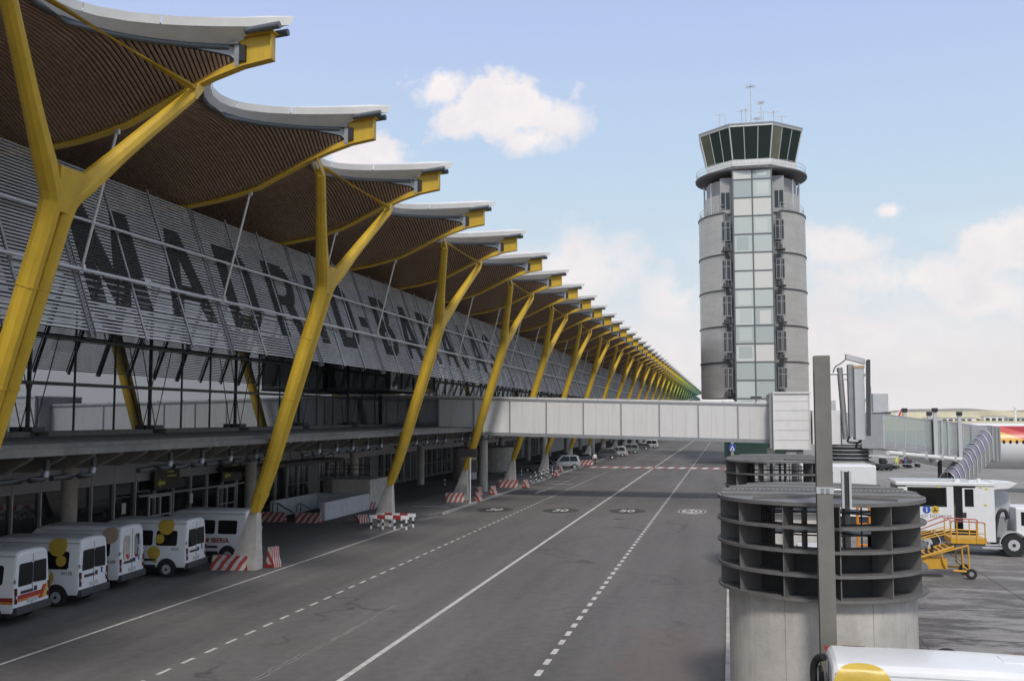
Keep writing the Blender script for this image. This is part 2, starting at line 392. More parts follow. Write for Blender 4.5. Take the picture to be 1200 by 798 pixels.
tag(MB().add([(4.5, 31.0, -.018), (60, 33.2, -.018), (60, 33.35, -.018), (4.5, 31.15, -.018)], [(0, 1, 2, 3)]).build('apron_guide_line', mat('faded_orange_line', (.30, .19, .10), .8, var=.4, scale=4)), kind='structure')
l2 = MB(); l2.add([(-14.62, 126, .004), (-14.48, 126, .004), (-14.48, 260, .004), (-14.62, 260, .004)], [(0, 1, 2, 3)])
l2.add([(-16.9, 86, .004), (-16.75, 86, .004), (-16.75, 110, .004), (-16.9, 110, .004)], [(0, 1, 2, 3)])
tag(l2.build('worn_line', mat('worn_marking', (.24, .235, .225), .8, var=.25, scale=3)), kind='structure')
# red and white cross band
cb = [MB(), MB()]
x = -19.3; i = 0
while x < -.4:
    cb[i % 2].add([(x, 131, .006), (x + .72, 131, .006), (x + 1.0, 134.4, .006), (x + .28, 134.4, .006)], [(0, 1, 2, 3)]); x += .74; i += 1
RM = mat('red_marking', (.34, .10, .11), .7, var=.2); WM = mat('crossing_white', (.66, .60, .59), .7, var=.15)
tag(cb[0].build('crossing_stripes_red', RM), kind='structure'); tag(cb[1].build('crossing_stripes_white', WM), kind='structure')
# oval speed markings and arrow on the lanes
DKM = mat('black_marking', (.05, .049, .048), .8, var=.3, scale=5)
for (px, py, txt, dark) in ((580, 597, '30', 1), (657, 598, '30', 1), (735, 598.6, '50', 1), (811, 599.2, '50', 0)):
    c = gr(px, py)
    e = MB()
    if dark: e.prism([(1.05 * cos(a) * (1 + .28 * abs(cos(a)) ** 6), 2.0 * sin(a)) for a in [2 * pi * k / 40 for k in range(40)]], 'z', .003, .006)
    else: e.prism([(1.0 * cos(a), 1.9 * sin(a)) for a in [2 * pi * k / 40 for k in range(40)]], 'z', .003, .006)
    o = e.build('speed_marking', DKM if dark else MARK, None, c); tag(o, kind='structure')
    rg = MB()
    for k in range(40):
        a, b = 2 * pi * k / 40, 2 * pi * (k + 1) / 40
        rg.add([(.92 * cos(a), 1.7 * sin(a), .009), (.92 * cos(b), 1.7 * sin(b), .009), (.74 * cos(b), 1.4 * sin(b), .009), (.74 * cos(a), 1.4 * sin(a), .009)], [(0, 1, 2, 3)])
    if not dark: rg.build('marking_ring', DKM, o)
    t = put(text_mesh(txt, 1.1, MARK if dark else DKM, bold=.02), 'marking_digits', o, (0, 0, .009)); t.scale = (1, 2.1, 1)
ar = MB(); ar.prism([(-.12, -2), (.12, -2), (.12, .6), (.5, .6), (0, 2), (-.5, .6), (-.12, .6)], 'z', .003, .006)
tag(ar.build('lane_arrow', MARK, None, gr(633, 576)), kind='structure')
ar2 = MB(); ar2.prism([(-1.4, -.25), (1.4, -.25), (1.4, .1), (-1.4, .1)], 'z', .003, .006)
for px, py in ((505, 595), (655, 567)): tag(ar2.build('give_way_bar', MARK, None, gr(px, py) + Vector((0, 0, .12 if px == 505 else 0))), kind='structure')
kb = MB().mesh
kme = MB().bb((-.1, 0, 0), (.1, 1.96, .13)).mesh('kerb_stone', mat('kerb_stone', (.40, .39, .36), .85, var=.2, scale=2, bump=.3))
for i in range(50): tag(put(kme, 'kerb_stone', None, (-.12, 4 + 2 * i, -.03)), kind='structure')
tag(MB().bb((-.22, 104, -.03), (-.02, 560, .1)).build('kerb', mat('kerb_stone', (.4, .39, .36))), kind='structure')
k2 = MB().bb((-.09, 0, 0), (.09, 1.97, .14)).mesh('kerb_stone', mat('kerb_stone', (.40, .39, .36)))
for i in range(60): tag(put(k2, 'kerb_stone', None, (-19.62, 66.5 + 2 * i, 0)), kind='structure')

# curved tyre marks on the asphalt
random.seed(21)
TM = mat('tyre_mark', (.092, .088, .085), .75, var=.2, scale=3)
for cx_, cy_, rad, a0, a1 in ((-4.6, 52, 5.5, 120, 240), (-3.6, 52.4, 5.5, 130, 235), (-9, 36, 30, -14, 12), (-7.4, 36, 30, -12, 15), (-20, 70, 22, -20, 10), (-13, 30, 9, 200, 260)):
    b = MB(); n = 24; vs = []
    for i in range(n + 1):
        a = radians(a0 + (a1 - a0) * i / n); w_ = .07 + .05 * sin(pi * i / n)
        for q in (rad - w_, rad + w_): vs.append((cx_ + q * cos(a), cy_ + q * sin(a), .0025))
    if all(-19 < v[0] < -.3 for v in vs):
        b.add(vs, [(2 * i, 2 * i + 1, 2 * i + 3, 2 * i + 2) for i in range(n)]); tag(b.build('tyre_mark', TM), kind='structure')
mh = MB(); mh.cyl((0, 0), .38, .001, .005, 24); mh_me = mh.mesh('manhole_cover', mat('cast_iron', (.06, .058, .055), .6, .3))
for x, y in ((-7.3, 66), (-2.4, 88)): tag(put(mh_me, 'manhole_cover', None, (x, y, 0)), kind='structure')

# mountains on the horizon
def ridge(name, y, x0, x1, h, seed, mt, n=90):
    random.seed(seed); b = MB(); ph = [random.uniform(0, 6.28) for _ in range(8)]
    vs = []
    for i in range(n + 1):
        f = i / n; x = x0 + (x1 - x0) * f
        z = h * (.55 + .25 * sin(f * 9 + ph[0]) + .12 * sin(f * 23 + ph[1]) + .08 * sin(f * 51 + ph[2]) + .04 * sin(f * 120 + ph[3]))
        vs += [(x, y, -5), (x, y + h * 2.5, z), (x, y + h * 6, -5)]
    b.add(vs, [(3 * i + k, 3 * i + 3 + k, 3 * i + 4 + k, 3 * i + 1 + k) for i in range(n) for k in (0, 1)], 0, True)
    return tag(b.build(name, mt), kind='structure')
HILL = mat('scrub_hill', (.20, .18, .13), .95, var=.25, scale=.004)
ridge('mountain_range', 9000, -3000, 7000, 125, 3, HILL)
ridge('low_hills', 3600, -1500, 4000, 26, 5, mat('dry_hill', (.52, .47, .30), .95, var=.3, scale=.01))

# ================================================================ TERMINAL
TX = -24.0
T = thing('terminal_building', 'long airport terminal with wavy slatted wooden roof, yellow Y columns and louvred sign wall', 'terminal', (TX, 0, 0))
def tp(me_or_mb, name, mats=None, parent=None, loc=(0, 0, 0)):
    """part of the terminal; meshes are in world x, relative y"""
    me = me_or_mb.mesh(name, mats) if isinstance(me_or_mb, MB) else me_or_mb
    base = (loc[0] - TX, loc[1], loc[2]) if parent is None else loc
    return put(me, name, parent or T, base)
RZ = [(-50, 16.5), (-44, 15.4), (-36.5, 15.35), (-33, 15.8), (-29.2, 16.0), (-25.5, 15.6), (-23.5, 15.4), (-21.9, 15.45), (-20.5, 15.65), (-19.6, 15.85), (-18.7, 16.1), (-17.6, 16.6), (-16.6, 17.05), (-15.7, 17.4), (-14.7, 17.70), (-13.7, 17.86)]
def zr(X):
    if X <= RZ[0][0]: return RZ[0][1]
    for (a, za), (b, zb) in zip(RZ, RZ[1:]):
        if a <= X <= b:
            f = (X - a) / (b - a); return za + (zb - za) * f
    return RZ[-1][1]
Y0R = 36.5
KS = list(range(-5, 53))                       # bay k spans rib k to rib k+1 at Y = 36.5 + 9k
def s_(t): return max(0.0, sin(pi * t))
def XL(t): return -14.8 - 3.4 * s_(t) ** .7
def ZL(t): return 18.41 - .40 * s_(t)
def zc(X, t):
    """underside of the slatted ceiling"""
    s = s_(t)
    z = zr(X) + .10 + 1.72 * s ** 1.0
    tt = min(max(t, 0.001), .999)
    d = XL(tt) - X
    ze = zr(XL(tt)) + .10 + 1.72 * s_(tt)
    return z + (ZL(tt) - .06 - ze) * math.exp(-max(0, d) / .9) * (s ** .22)
# ceiling slats of one bay
TS = [.004, .02, .06, .10, .16, .24, .34, .45, .55, .66, .76, .84, .90, .94, .98, .996]
sl = MB()
X = -14.92; w = .080; hgt = .06
while X > -29.1:
    # t range where X is inside the ceiling
    segs = []
    if X < -18.25: segs = [TS]
    else:
        q = ((-14.8 - X) / 3.4) ** (1 / .7); t1 = math.asin(min(1, q)) / pi
        a = [t for t in TS if t < t1 - .004] + [t1]; b = [1 - t1] + [t for t in TS if t > 1 - t1 + .004]
        segs = [a, b]
    for sg in segs:
        if len(sg) < 2: continue
        vs = []
        for t in sg:
            z = zc(X, t); y = 9 * t
            vs += [(X - w / 2, y, z + hgt), (X - w / 2, y, z), (X + w / 2, y, z), (X + w / 2, y, z + hgt)]
        sl.add(vs, [(4 * i + j, 4 * i + j + 1, 4 * i + 5 + j, 4 * i + 4 + j) for i in range(len(sg) - 1) for j in range(3)])
    X -= .132
slat_me = sl.mesh('ceiling_slats', WOOD)
# roof shell over one bay
sh = MB(); US = [0, .04, .1, .2, .35, .5, .7, .85, 1]
TT = [0, .01, .03, .07, .13, .22, .35, .5, .65, .78, .87, .93, .97, .99, 1]
lo = []; hi = []
for t in TT:
    for u in US:
        xe = XL(t) - .02
        X = xe + (-46 - xe) * (u ** 1.6)
        z = zc(X, t)
        lo.append((X, 9 * t, z + .085)); hi.append((X, 9 * t, z + .42))
nu = len(US)
fs = [(i * nu + j, i * nu + j + 1, (i + 1) * nu + j + 1, (i + 1) * nu + j) for i in range(len(TT) - 1) for j in range(nu - 1)]
sh.add(lo, fs, 0, True); sh.add(hi, fs, 1, True)
sh.add(lo + hi, [(i * nu, (i + 1) * nu, (i + 1) * nu + len(lo), i * nu + len(lo)) for i in range(len(TT) - 1)], 1)
shell_me = sh.mesh('roof_shell', [SHELL, METG])
# fascia: tube, soffit, cap
TF = [0, .004, .012, .025, .045, .07, .10, .15, .2, .27, .35, .43, .5, .57, .65, .73, .8, .85, .90, .93, .955, .975, .988, .996, 1]
def PLo(t): return Vector((XL(t), 9 * t, ZL(t)))
def PMi(t): s = s_(t); return Vector((-13.14 - 4.88 * s ** .7, 9 * t, 18.93 - .66 * s))
def PTo(t): s = s_(t); return Vector((-13.00 - 4.98 * s ** .7, 9 * t, 19.20 - .66 * s))
def strip(fa, fb, ts, mb, m=0):
    vs = []
    for t in ts: vs += [fa(t), fb(t)]
    mb.add(vs, [(2 * i, 2 * i + 1, 2 * i + 3, 2 * i + 2) for i in range(len(ts) - 1)], m, True)
sf = MB()
ins = [t for t in TF if .012 <= t <= .988]
strip(PLo, lambda t: PMi(min(max(t, .025), .975)), ins, sf)
strip(lambda t: PLo(t) + Vector((-.05, 0, .05)), lambda t: PMi(min(max(t, .025), .975)) + Vector((-.05, 0, .05)), ins, sf)
soff_me = sf.mesh('soffit_panel', mat('soffit_metal', (.62, .63, .63), .5, .1, var=.07, scale=1.5))
cap_me = []
for a in range(5):
    t0, t1 = a / 5, (a + 1) / 5
    ts = [t0 + (.0016 if a else 0)] + [t for t in TF if t0 < t < t1] + [t1 - (.0016 if a < 4 else 0)]
    c = MB(); strip(PMi, PTo, ts, c); strip(PTo, lambda t: PTo(t) + Vector((-.9, 0, .10)), ts, c); strip(PMi, lambda t: PMi(t) + Vector((-.30, 0, .02)), ts, c, 1)
    cap_me.append(c.mesh('fascia_cap', [METC, GUT]))
gt = MB(); gt.tube([PLo(t) + Vector((-.02, 0, -.04)) for t in ins], .10, 8)
gut_me = gt.mesh('edge_tube', GUT)
br = MB()
for sy in (-.30, .30):
    br.tube([(-14.5, sy, 18.74), (-13.35, sy, 18.84)], .115, 10)
bpipe_me = br.mesh('drain_pipe', GUT)
bk = MB(); bk.box((-14.86, -.16, 18.08), (.16, .03, .75)); bk.box((-14.86, .16, 18.08), (.16, .03, .75)); bk.box((-14.95, 0, 18.42), (.34, .5, .06))
bk.box((-14.7, 0, 18.12), (.22, .28, .5), 1)
bracket_me = bk.mesh('rib_bracket', [METG, BLACK])
# rib
rb = MB()
xs = [-46, -42, -38, -34, -31, -29.2, -27, -25, -23.5, -22.5, -21.9, -21.2, -20.5, -19.6, -18.7, -18.1, -17.6, -17.1, -16.6, -16.1, -15.7, -15.2, -14.7, -14.2, -13.70]
hw = .16
vs = []
for x in xs: z = zr(x); vs += [(x, -hw, z), (x, hw, z), (x, hw, z + .05), (x, -hw, z + .05)]
n = len(xs)
rb.add(vs, [(4 * i + j, 4 * i + (j + 1) % 4, 4 * i + 4 + (j + 1) % 4, 4 * i + 4 + j) for i in range(n - 1) for j in range(4)])
rb.add(vs[-4:], [(0, 1, 2, 3)])
wb = []
for x in xs:
    z = zr(x); top = min(z + .9, 18.66); 
    if x > -13.9: x = -13.74
    wb += [(x, -.03, z + .05), (x, .03, z + .05), (x, .03, top), (x, -.03, top)]
rb.add(wb, [(4 * i + j, 4 * i + (j + 1) % 4, 4 * i + 4 + (j + 1) % 4, 4 * i + 4 + j) for i in range(n - 1) for j in range(4)]); rb.add(wb[-4:], [(0, 1, 2, 3)])
rb.prism([(-14.75, 18.66), (-13.62, 18.70), (-13.62, 18.74), (-14.75, 18.70)], 'y', -.20, .20)
rb.prism([(-13.74, 17.9), (-13.70, 17.9), (-13.70, 18.69), (-13.74, 18.69)], 'y', -.14, .14)
rib_v = rb
rib_cache = {}
def rib_mesh(m):
    if m.name not in rib_cache: rib_cache[m.name] = rib_v.mesh('roof_rib', m)
    return rib_cache[m.name]
for k in KS:
    y = Y0R + 9 * k
    o = tp(rib_mesh(pillar_mat(y)), 'roof_rib', loc=(0, y, 0))
    tp(bracket_me, 'rib_bracket', parent=o); tp(bpipe_me, 'drain_pipe', parent=o)
    if k == KS[-1]: break
    o = tp(shell_me, 'roof_bay', loc=(0, y, 0))
    q = tp(slat_me, 'ceiling_slats', parent=o); q['kind'] = 'stuff'
    tp(soff_me, 'soffit_panel', parent=o); tp(gut_me, 'edge_tube', parent=o)
    for c in cap_me: tp(c, 'fascia_cap', parent=o)

# ---- Y columns
def catm(P, n=6):
    P = [Vector(p) for p in P]; out = []
    Q = [P[0] * 2 - P[1]] + P + [P[-1] * 2 - P[-2]]
    for i in range(1, len(Q) - 2):
        a, b, c, d = Q[i - 1:i + 3]
        for j in range(n):
            t = j / n
            out.append(.5 * ((2 * b) + (c - a) * t + (2 * a - 5 * b + 4 * c - d) * t * t + (3 * b - a - 3 * c + d) * t ** 3))
    out.append(P[-1]); return out
def lerp_r(pts, stops):
    """radius by height"""
    r = []
    for p in pts:
        z = p.z
        for (a, ra), (b, rb_) in zip(stops, stops[1:]):
            if a <= z <= b: r.append(ra + (rb_ - ra) * (z - a) / (b - a)); break
        else: r.append(stops[-1][1] if z > stops[-1][0] else stops[0][1])
    return r
RST = ((2.6, .18), (3.3, .25), (7, .28), (12.0, .29), (13.3, .32), (14.3, .26), (16.4, .21), (17.2, .20))
trunk = MB(); trunk.flat = True; arms = []; fork = []
for sgn in (-1, 1):
    P = catm([(-20.85, .15 * sgn, 2.75), (-20.30, .21 * sgn, 4.2), (-19.35, .24 * sgn, 7.2), (-18.2, .26 * sgn, 10.9), (-17.76, .29 * sgn, 12.35), (-17.63, .42 * sgn, 12.8), (-17.47, .80 * sgn, 13.25), (-16.9, 2.3 * sgn, 14.9), (-16.22, 4.0 * sgn, 16.72)], 5)
    j = min(range(len(P)), key=lambda i: abs(P[i].z - 12.9))
    R = lerp_r(P, RST)
    trunk.tube(P[:j + 1], R[:j + 1], 10, sx=.95)
    a = MB(); a.flat = True; a.tube(P[j:], R[j:], 10, sx=.95); arms.append(a)
    e = P[-1]; d = (P[-1] - P[-2]).normalized()
    f = MB(); f.tube([e - d * .05, e + d * .28], [.20, .07], 10)
    for sx in (-.13, .13): f.hull8([e + Vector((sx - .02, -.16, -.05)), e + Vector((sx + .02, -.16, -.05)), e + Vector((sx + .02, .16, -.05)), e + Vector((sx - .02, .16, -.05))],
                                 [Vector((-16.25 + sx - .02, 4.5 * sgn - .20, 17.22)), Vector((-16.25 + sx + .02, 4.5 * sgn - .20, 17.22)), Vector((-16.25 + sx + .02, 4.5 * sgn + .20, 17.22)), Vector((-16.25 + sx - .02, 4.5 * sgn + .20, 17.22))])
    fork.append(f)
# crotch web and base collar
trunk.hull8([(-17.92, -.26, 12.3), (-17.50, -.26, 12.3), (-17.50, .26, 12.3), (-17.92, .26, 12.3)], [(-17.56, -.66, 13.42), (-17.14, -.66, 13.42), (-17.14, .66, 13.42), (-17.56, .66, 13.42)])
trunk.hull8([(-20.98, -.16, 2.45), (-20.72, -.16, 2.45), (-20.72, .16, 2.45), (-20.98, .16, 2.45)], [(-20.7, -.42, 3.35), (-20.38, -.42, 3.35), (-20.38, .42, 3.35), (-20.7, .42, 3.35)])
for zz_ in (4.9, 7.6, 10.3):
    for sgn in (-1, 1):
        f_ = (zz_ - 4.2) / 3.0 if zz_ < 7.2 else (zz_ - 7.2) / 3.7
        c0 = Vector((-20.30, .21 * sgn, 4.2)).lerp(Vector((-19.35, .24 * sgn, 7.2)), f_) if zz_ < 7.2 else Vector((-19.35, .24 * sgn, 7.2)).lerp(Vector((-18.2, .26 * sgn, 10.9)), f_)
        dz_ = Vector((.3, 0, 1)).normalized() * .025
        trunk.tube([c0 - dz_, c0 + dz_], .30, 14, sx=.95)
trunk.tube([(-20.84, -.35, 2.62), (-20.84, .35, 2.62)], .12, 10, up=Vector((1, 0, 0)))
strut = MB(); strut.tube([(-16.15, -4.2, 17.02), (-16.15, -3.7, 17.0), (-16.15, 3.7, 17.0), (-16.15, 4.2, 17.02)], [.05, .105, .105, .05], 10)
ft = MB()
for s0, s1 in ((-.33, -.03), (.03, .33)):
    ft.hull8([(-22.0, s0, -.02), (-20.66, s0, -.02), (-20.62, s1, -.02), (-22.15, s1, -.02)], [(-21.00, s0 * .5, 2.75), (-20.70, s0 * .5, 2.75), (-20.70, s1 * .5, 2.75), (-21.00, s1 * .5, 2.75)])
ft.hull8([(-22.05, -.05, -.02), (-20.8, -.05, -.02), (-20.8, .05, -.02), (-22.05, .05, -.02)], [(-21.04, -.03, 2.6), (-20.75, -.03, 2.6), (-20.75, .03, 2.6), (-21.04, .03, 2.6)])
foot_me = ft.mesh('concrete_foot', CONC)
ycache = {}
for i in range(-2, 30):
    y = 41 + 18 * (i)
    m = pillar_mat(y)
    if m.name not in ycache:
        ycache[m.name] = (trunk.mesh('y_column', m), [a.mesh('column_arm', m) for a in arms], [f.mesh('arm_fork', m) for f in fork], strut.mesh('tie_strut', m))
    a, b, c, d = ycache[m.name]
    o = tp(a, 'y_column', loc=(0, y, 0))
    if y > 300: o['label'] = 'green y column towards the far end of the roof'
    elif y > 240: o['label'] = 'yellow green y column'
    else: o['label'] = 'yellow y column'
    for q in b: tp(q, 'column_arm', parent=o)
    for q in c: tp(q, 'arm_fork', parent=o)
    tp(d, 'tie_strut', parent=o); tp(foot_me, 'concrete_foot', parent=o)

# ---- louvred sign screen
S0 = Vector((-21.90, 0, 15.42)); S1 = Vector((-19.78, 0, 9.45))
SU = (S1 - S0).normalized(); SN = Vector((-SU.z, 0, SU.x)).normalized()
if SN.x < 0: SN = -SN
SLEN = (S1 - S0).length; PITCH = .126
NBL = int(SLEN / PITCH)
def blade(mb, v, y0, y1, off=0.0, extra=0.0, m=0):
    c = S0 + SU * v
    a = c + SN * (-.012 + off) - SU * (.036 + extra); b = c + SN * (-.012 + off) + SU * (.036 + extra)
    a2 = a + SN * .035 + Vector((0, 0, -.012)); b2 = b + SN * .035
    vs = [Vector((p.x, y0, p.z)) for p in (a, b, b2, a2)] + [Vector((p.x, y1, p.z)) for p in (a, b, b2, a2)]
    mb.add(vs, [(0, 1, 5, 4), (1, 2, 6, 5), (2, 3, 7, 6), (3, 0, 4, 7), (0, 3, 2, 1), (4, 5, 6, 7)], m)
pn = MB()
for i in range(NBL): blade(pn, .06 + i * PITCH, .05, 2.95)
pan_me = pn.mesh('louver_panel', BLADE)
tn = MB(); a = S0 - SU * .12 + SN * .05; b = S1 + SU * .03 + SN * .05
tn.tube([a, b], .045, 6)
wd = MB()
R = Matrix.Rotation(math.atan2((S1 - S0).x, -(S1 - S0).z), 3, 'Y')
mid = (S0 + S1) / 2
ax = (S1 - S0).normalized()
def plank(mb, off, y0, y1, d, l0, l1, m=0):
    a = S0 + SU * l0 + SN * off; b = S0 + SU * l1 + SN * off
    vs = []
    for y in (y0, y1):
        for p in (a, b, b + SN * d, a + SN * d): vs.append(Vector((p.x, y, p.z)))
    mb.add(vs, [(0, 1, 5, 4), (1, 2, 6, 5), (2, 3, 7, 6), (3, 0, 4, 7), (0, 3, 2, 1), (4, 5, 6, 7)], m)
plank(tn, -.20, -.07, .07, .12, -.05, SLEN + .1, 1); thin_me = tn.mesh('screen_mullion', [METG, METD])
plank(wd, -.10, -.13, .13, .10, -.1, SLEN + .15); plank(wd, 0, -.15, -.12, .07, -.1, SLEN + .15); plank(wd, 0, .12, .15, .07, -.1, SLEN + .15)
plank(wd, 0, -.06, .06, .06, .0, .5)
wide_me = wd.mesh('screen_post', mat('screen_post_metal', (.22, .225, .235), .5, .4))
tb = MB()
for v in (2.33, 4.25):
    p = S0 + SU * v + SN * .28
    tb.tube([(p.x, .0, p.z), (p.x, 9, p.z)], .055 if v < 3 else .065, 8, up=Vector((0, 0, 1)))
    for yy in (0, 3, 6): 
        q = S0 + SU * v; tb.tube([(q.x, yy, q.z), (p.x, yy, p.z)], .03, 6)
tube_me = tb.mesh('screen_rail', METL)
rod = MB(); p = S0 + SU * 4.2 + SN * .30
rod.tube([(p.x, 0, p.z), (-19.1, 0, 15.95)], .048, 8); rod.box((p.x + .02, 0, p.z), (.16, .10, .18)); rod.box((-19.08, 0, 15.93), (.14, .10, .16))
rod_me = rod.mesh('tie_rod', METL)
for k in KS[:-1]:
    y = Y0R + 9 * k
    for j in range(3):
        tp(pan_me, 'louver_panel', loc=(0, y + 3 * j, 0))
        tp(wide_me if j == 0 else thin_me, 'screen_post' if j == 0 else 'screen_mullion', loc=(0, y + 3 * j, 0))
    tp(tube_me, 'screen_rail', loc=(0, y, 0)); tp(rod_me, 'tie_rod', loc=(0, y, 0))
# sign letters, cut out of the blades (v runs down the screen, 0..1 top to bottom of a letter)
def arc(cx, cy, rx, ry, a0, a1, n=8): return [(cx + rx * cos(radians(a0 + (a1 - a0) * i / n)), cy + ry * sin(radians(a0 + (a1 - a0) * i / n))) for i in range(n + 1)]
H = 3.75
def box_(x0, y0, x1, y1): return [[(x0, y0), (x1, y0), (x1, y1), (x0, y1)]]
def G_M(w=3.5): return [box_(0, 0, .8, H), box_(w - .8, 0, w, H), [[(0, H), (.95, H), (w / 2 + .42, 0), (w / 2 - .42, 0)]], [[(w - .95, H), (w, H), (w / 2 + .42, 0), (w / 2 - .42, 0)]]]
def G_A(w=3.25): return [[[(0, 0), (.75, 0), (w / 2 + .40, H), (w / 2 - .48, H)]], [[(w - .8, 0), (w, 0), (w / 2 + .48, H), (w / 2 - .40, H)]], box_(.7, .75, w - .7, 1.35)]
def G_D(w=2.85): return [[[(0, 0), (w - 1.2, 0)] + arc(w - 1.2, 1.2, 1.2, 1.2, -90, 0) + arc(w - 1.2, H - 1.2, 1.2, 1.2, 0, 90) + [(0, H)], [(.85, .6)] + [(w - 1.3, .6)] + arc(w - 1.3, 1.1, .45, .5, -90, 0, 5) + arc(w - 1.3, H - 1.1, .45, .5, 0, 90, 5) + [(.85, H - .6)]]]
def G_R(w=2.95): return [box_(0, 0, .85, H), [[(.4, 1.55)] + arc(w - 1.2, 2.65, 1.1, 1.1, -90, 90) + [(.4, H)], [(.85, 2.15)] + arc(w - 1.3, 2.65, .45, .5, -90, 90, 5) + [(.85, 3.15)]], [[(w - .85, 0), (w, 0), (w - .75, 1.9), (w - 1.6, 1.7)]]]
def G_I(w=.95): return [box_(0, 0, w, H)]
def G_B(w=2.85): return [box_(0, 0, .85, H), [[(.4, 0)] + arc(w - 1.05, 1.05, 1.05, 1.05, -90, 90) + [(.4, 2.1)], [(.85, .6)] + arc(w - 1.2, 1.03, .45, .43, -90, 90, 5) + [(.85, 1.46)]], [[(.4, 1.9)] + arc(w - 1.15, 2.83, .95, .92, -90, 90) + [(.4, H)], [(.85, 2.35)] + arc(w - 1.25, 2.78, .42, .42, -90, 90, 5) + [(.85, 3.2)]]]
def G_J(w=2.0): return [box_(w - .85, .9, w, H), [[(w, 1.0)] + arc(w / 2, 1.0, w / 2, 1.0, 0, -180, 10) + [(.75, 1.0)] + arc(w / 2, 1.0, w / 2 - .78, .42, -180, 0, 6)[0:7] + [(w, 1.0)]], box_(0, .95, .78, 1.25)]
def G_S(w=2.9):
    return [[arc(w / 2, 2.75, w / 2, 1.0, 10, 180, 12) + arc(w / 2, 2.75, w / 2, .95, 180, 270, 6) + [(w / 2, 2.38)] + arc(w / 2, 2.75, w / 2 - .8, .42, 270, 180, 4) + arc(w / 2, 2.75, w / 2 - .8, .42, 180, 10, 8)],
            [arc(w / 2, 1.0, w / 2, 1.0, 190, 360, 12) + arc(w / 2, 1.0, w / 2, .95, 0, 90, 6) + [(w / 2, 1.37)] + arc(w / 2, 1.0, w / 2 - .8, .42, 90, 0, 4) + arc(w / 2, 1.0, w / 2 - .8, .42, 360, 190, 8)]]
def G_dash(w=1.15): return [box_(0, 1.45, w, 2.1)]
def scan(glyph, yv):
    iv = []
    for poly in glyph:
        xs_ = []
        for loop in poly:
            for (x0, y0), (x1, y1) in zip(loop, loop[1:] + loop[:1]):
                if (y0 <= yv) != (y1 <= yv): xs_.append(x0 + (yv - y0) / (y1 - y0) * (x1 - x0))
        xs_.sort(); iv += [(xs_[i], xs_[i + 1]) for i in range(0, len(xs_) - 1, 2)]
    iv.sort(); r = []
    for a, b in iv:
        if r and a <= r[-1][1] + .01: r[-1][1] = max(r[-1][1], b)
        else: r.append([a, b])
    return r
VT = 1.38
for ch, gl, y in (('M', G_M(), 27.95), ('A', G_A(), 32.8), ('D', G_D(), 37.5), ('R', G_R(), 41.95), ('I', G_I(), 46.6), ('D', G_D(), 49.4), ('dash', G_dash(), 53.2), ('B', G_B(), 56.1), ('A', G_A(), 60.4), ('R', G_R(), 65.1), ('A', G_A(), 69.4), ('J', G_J(), 74.2), ('A', G_A(), 78.2), ('S', G_S(), 83.6)):
    lm = MB()
    for i in range(NBL):
        v = .06 + i * PITCH
        for dv in (0,):
            yy = H - (v + dv - VT)
            if not 0 < yy < H: continue
            for a, b in scan(gl, yy):
                if b - a > .05: blade(lm, v, a, b, .030, .003)
    o = tp(lm, 'sign_letter', LETT, loc=(0, y, 0)); o['label'] = 'dark hyphen of the wall sign' if ch == 'dash' else 'dark letter %s of the wall sign' % ch

# ---- glass wall behind, at x = -29.2
GX = -29.2
gp = MB().add([(GX, .03, 0), (GX, 2.97, 0), (GX, 2.97, 1), (GX, .03, 1)], [(0, 1, 2, 3)]).mesh('glass_pane', MIRROR)
ml = MB().bb((GX - .04, -.022, 6.12), (GX + .05, .022, 16.2)).mesh('glass_mullion', METD)
mlw = MB().bb((GX - .05, -.035, 6.12), (GX + .09, .035, 16.2)).mesh('glass_mullion', METD)
tr = MB()
for z, h_ in ((8.25, .15), (10.3, .12), (12.8, .1)): tr.bb((GX - .07, 0, z - h_ / 2), (GX + .12, 9, z + h_ / 2))
tr_me = tr.mesh('glass_transom', METD)
cbm = MB()
for s in (-1, 1): cbm.tube([(GX + .35, 0, 6.3), (GX + .35, 1.35 * s, 10.3)], .024, 6)
cbm.box((GX + .30, 0, 6.25), (.5, .8, .22)); cb_me = cbm.mesh('cable_stay', METD)
rows = ((6.15, 8.17), (8.33, 10.24), (10.36, 12.75), (12.85, 16.0))
for k in range(-4, 18):
    y = Y0R + 9 * k
    for j in range(3):
        for z0, z1 in rows:
            o = tp(gp, 'glass_pane', loc=(0, y + 3 * j, z0)); o.scale.z = z1 - z0
        tp(mlw if j == 0 else ml, 'glass_mullion', loc=(0, y + 3 * j, 0))
    tp(tr_me, 'glass_transom', loc=(0, y, 0))
    tp(cb_me, 'cable_stay', loc=(0, y, 0))
fg = MB().add([(GX, Y0R + 162, 6.15), (GX, 560, 6.15), (GX, 560, 16), (GX, Y0R + 162, 16)], [(0, 1, 2, 3)])
o = tp(fg, 'distant_glazing', MIRROR); o['kind'] = 'stuff'
tp(MB().bb((-46, -20, -.02), (-45.6, 515, 15.5)), 'back_wall', PANEL)
tp(MB().bb((-46, 514.5, 0), (-22, 515, 15)), 'end_wall', PANEL)
tp(MB().bb((-45.5, -20, 5.35), (GX - .12, 514, 6.1)), 'upper_floor', CONCD)

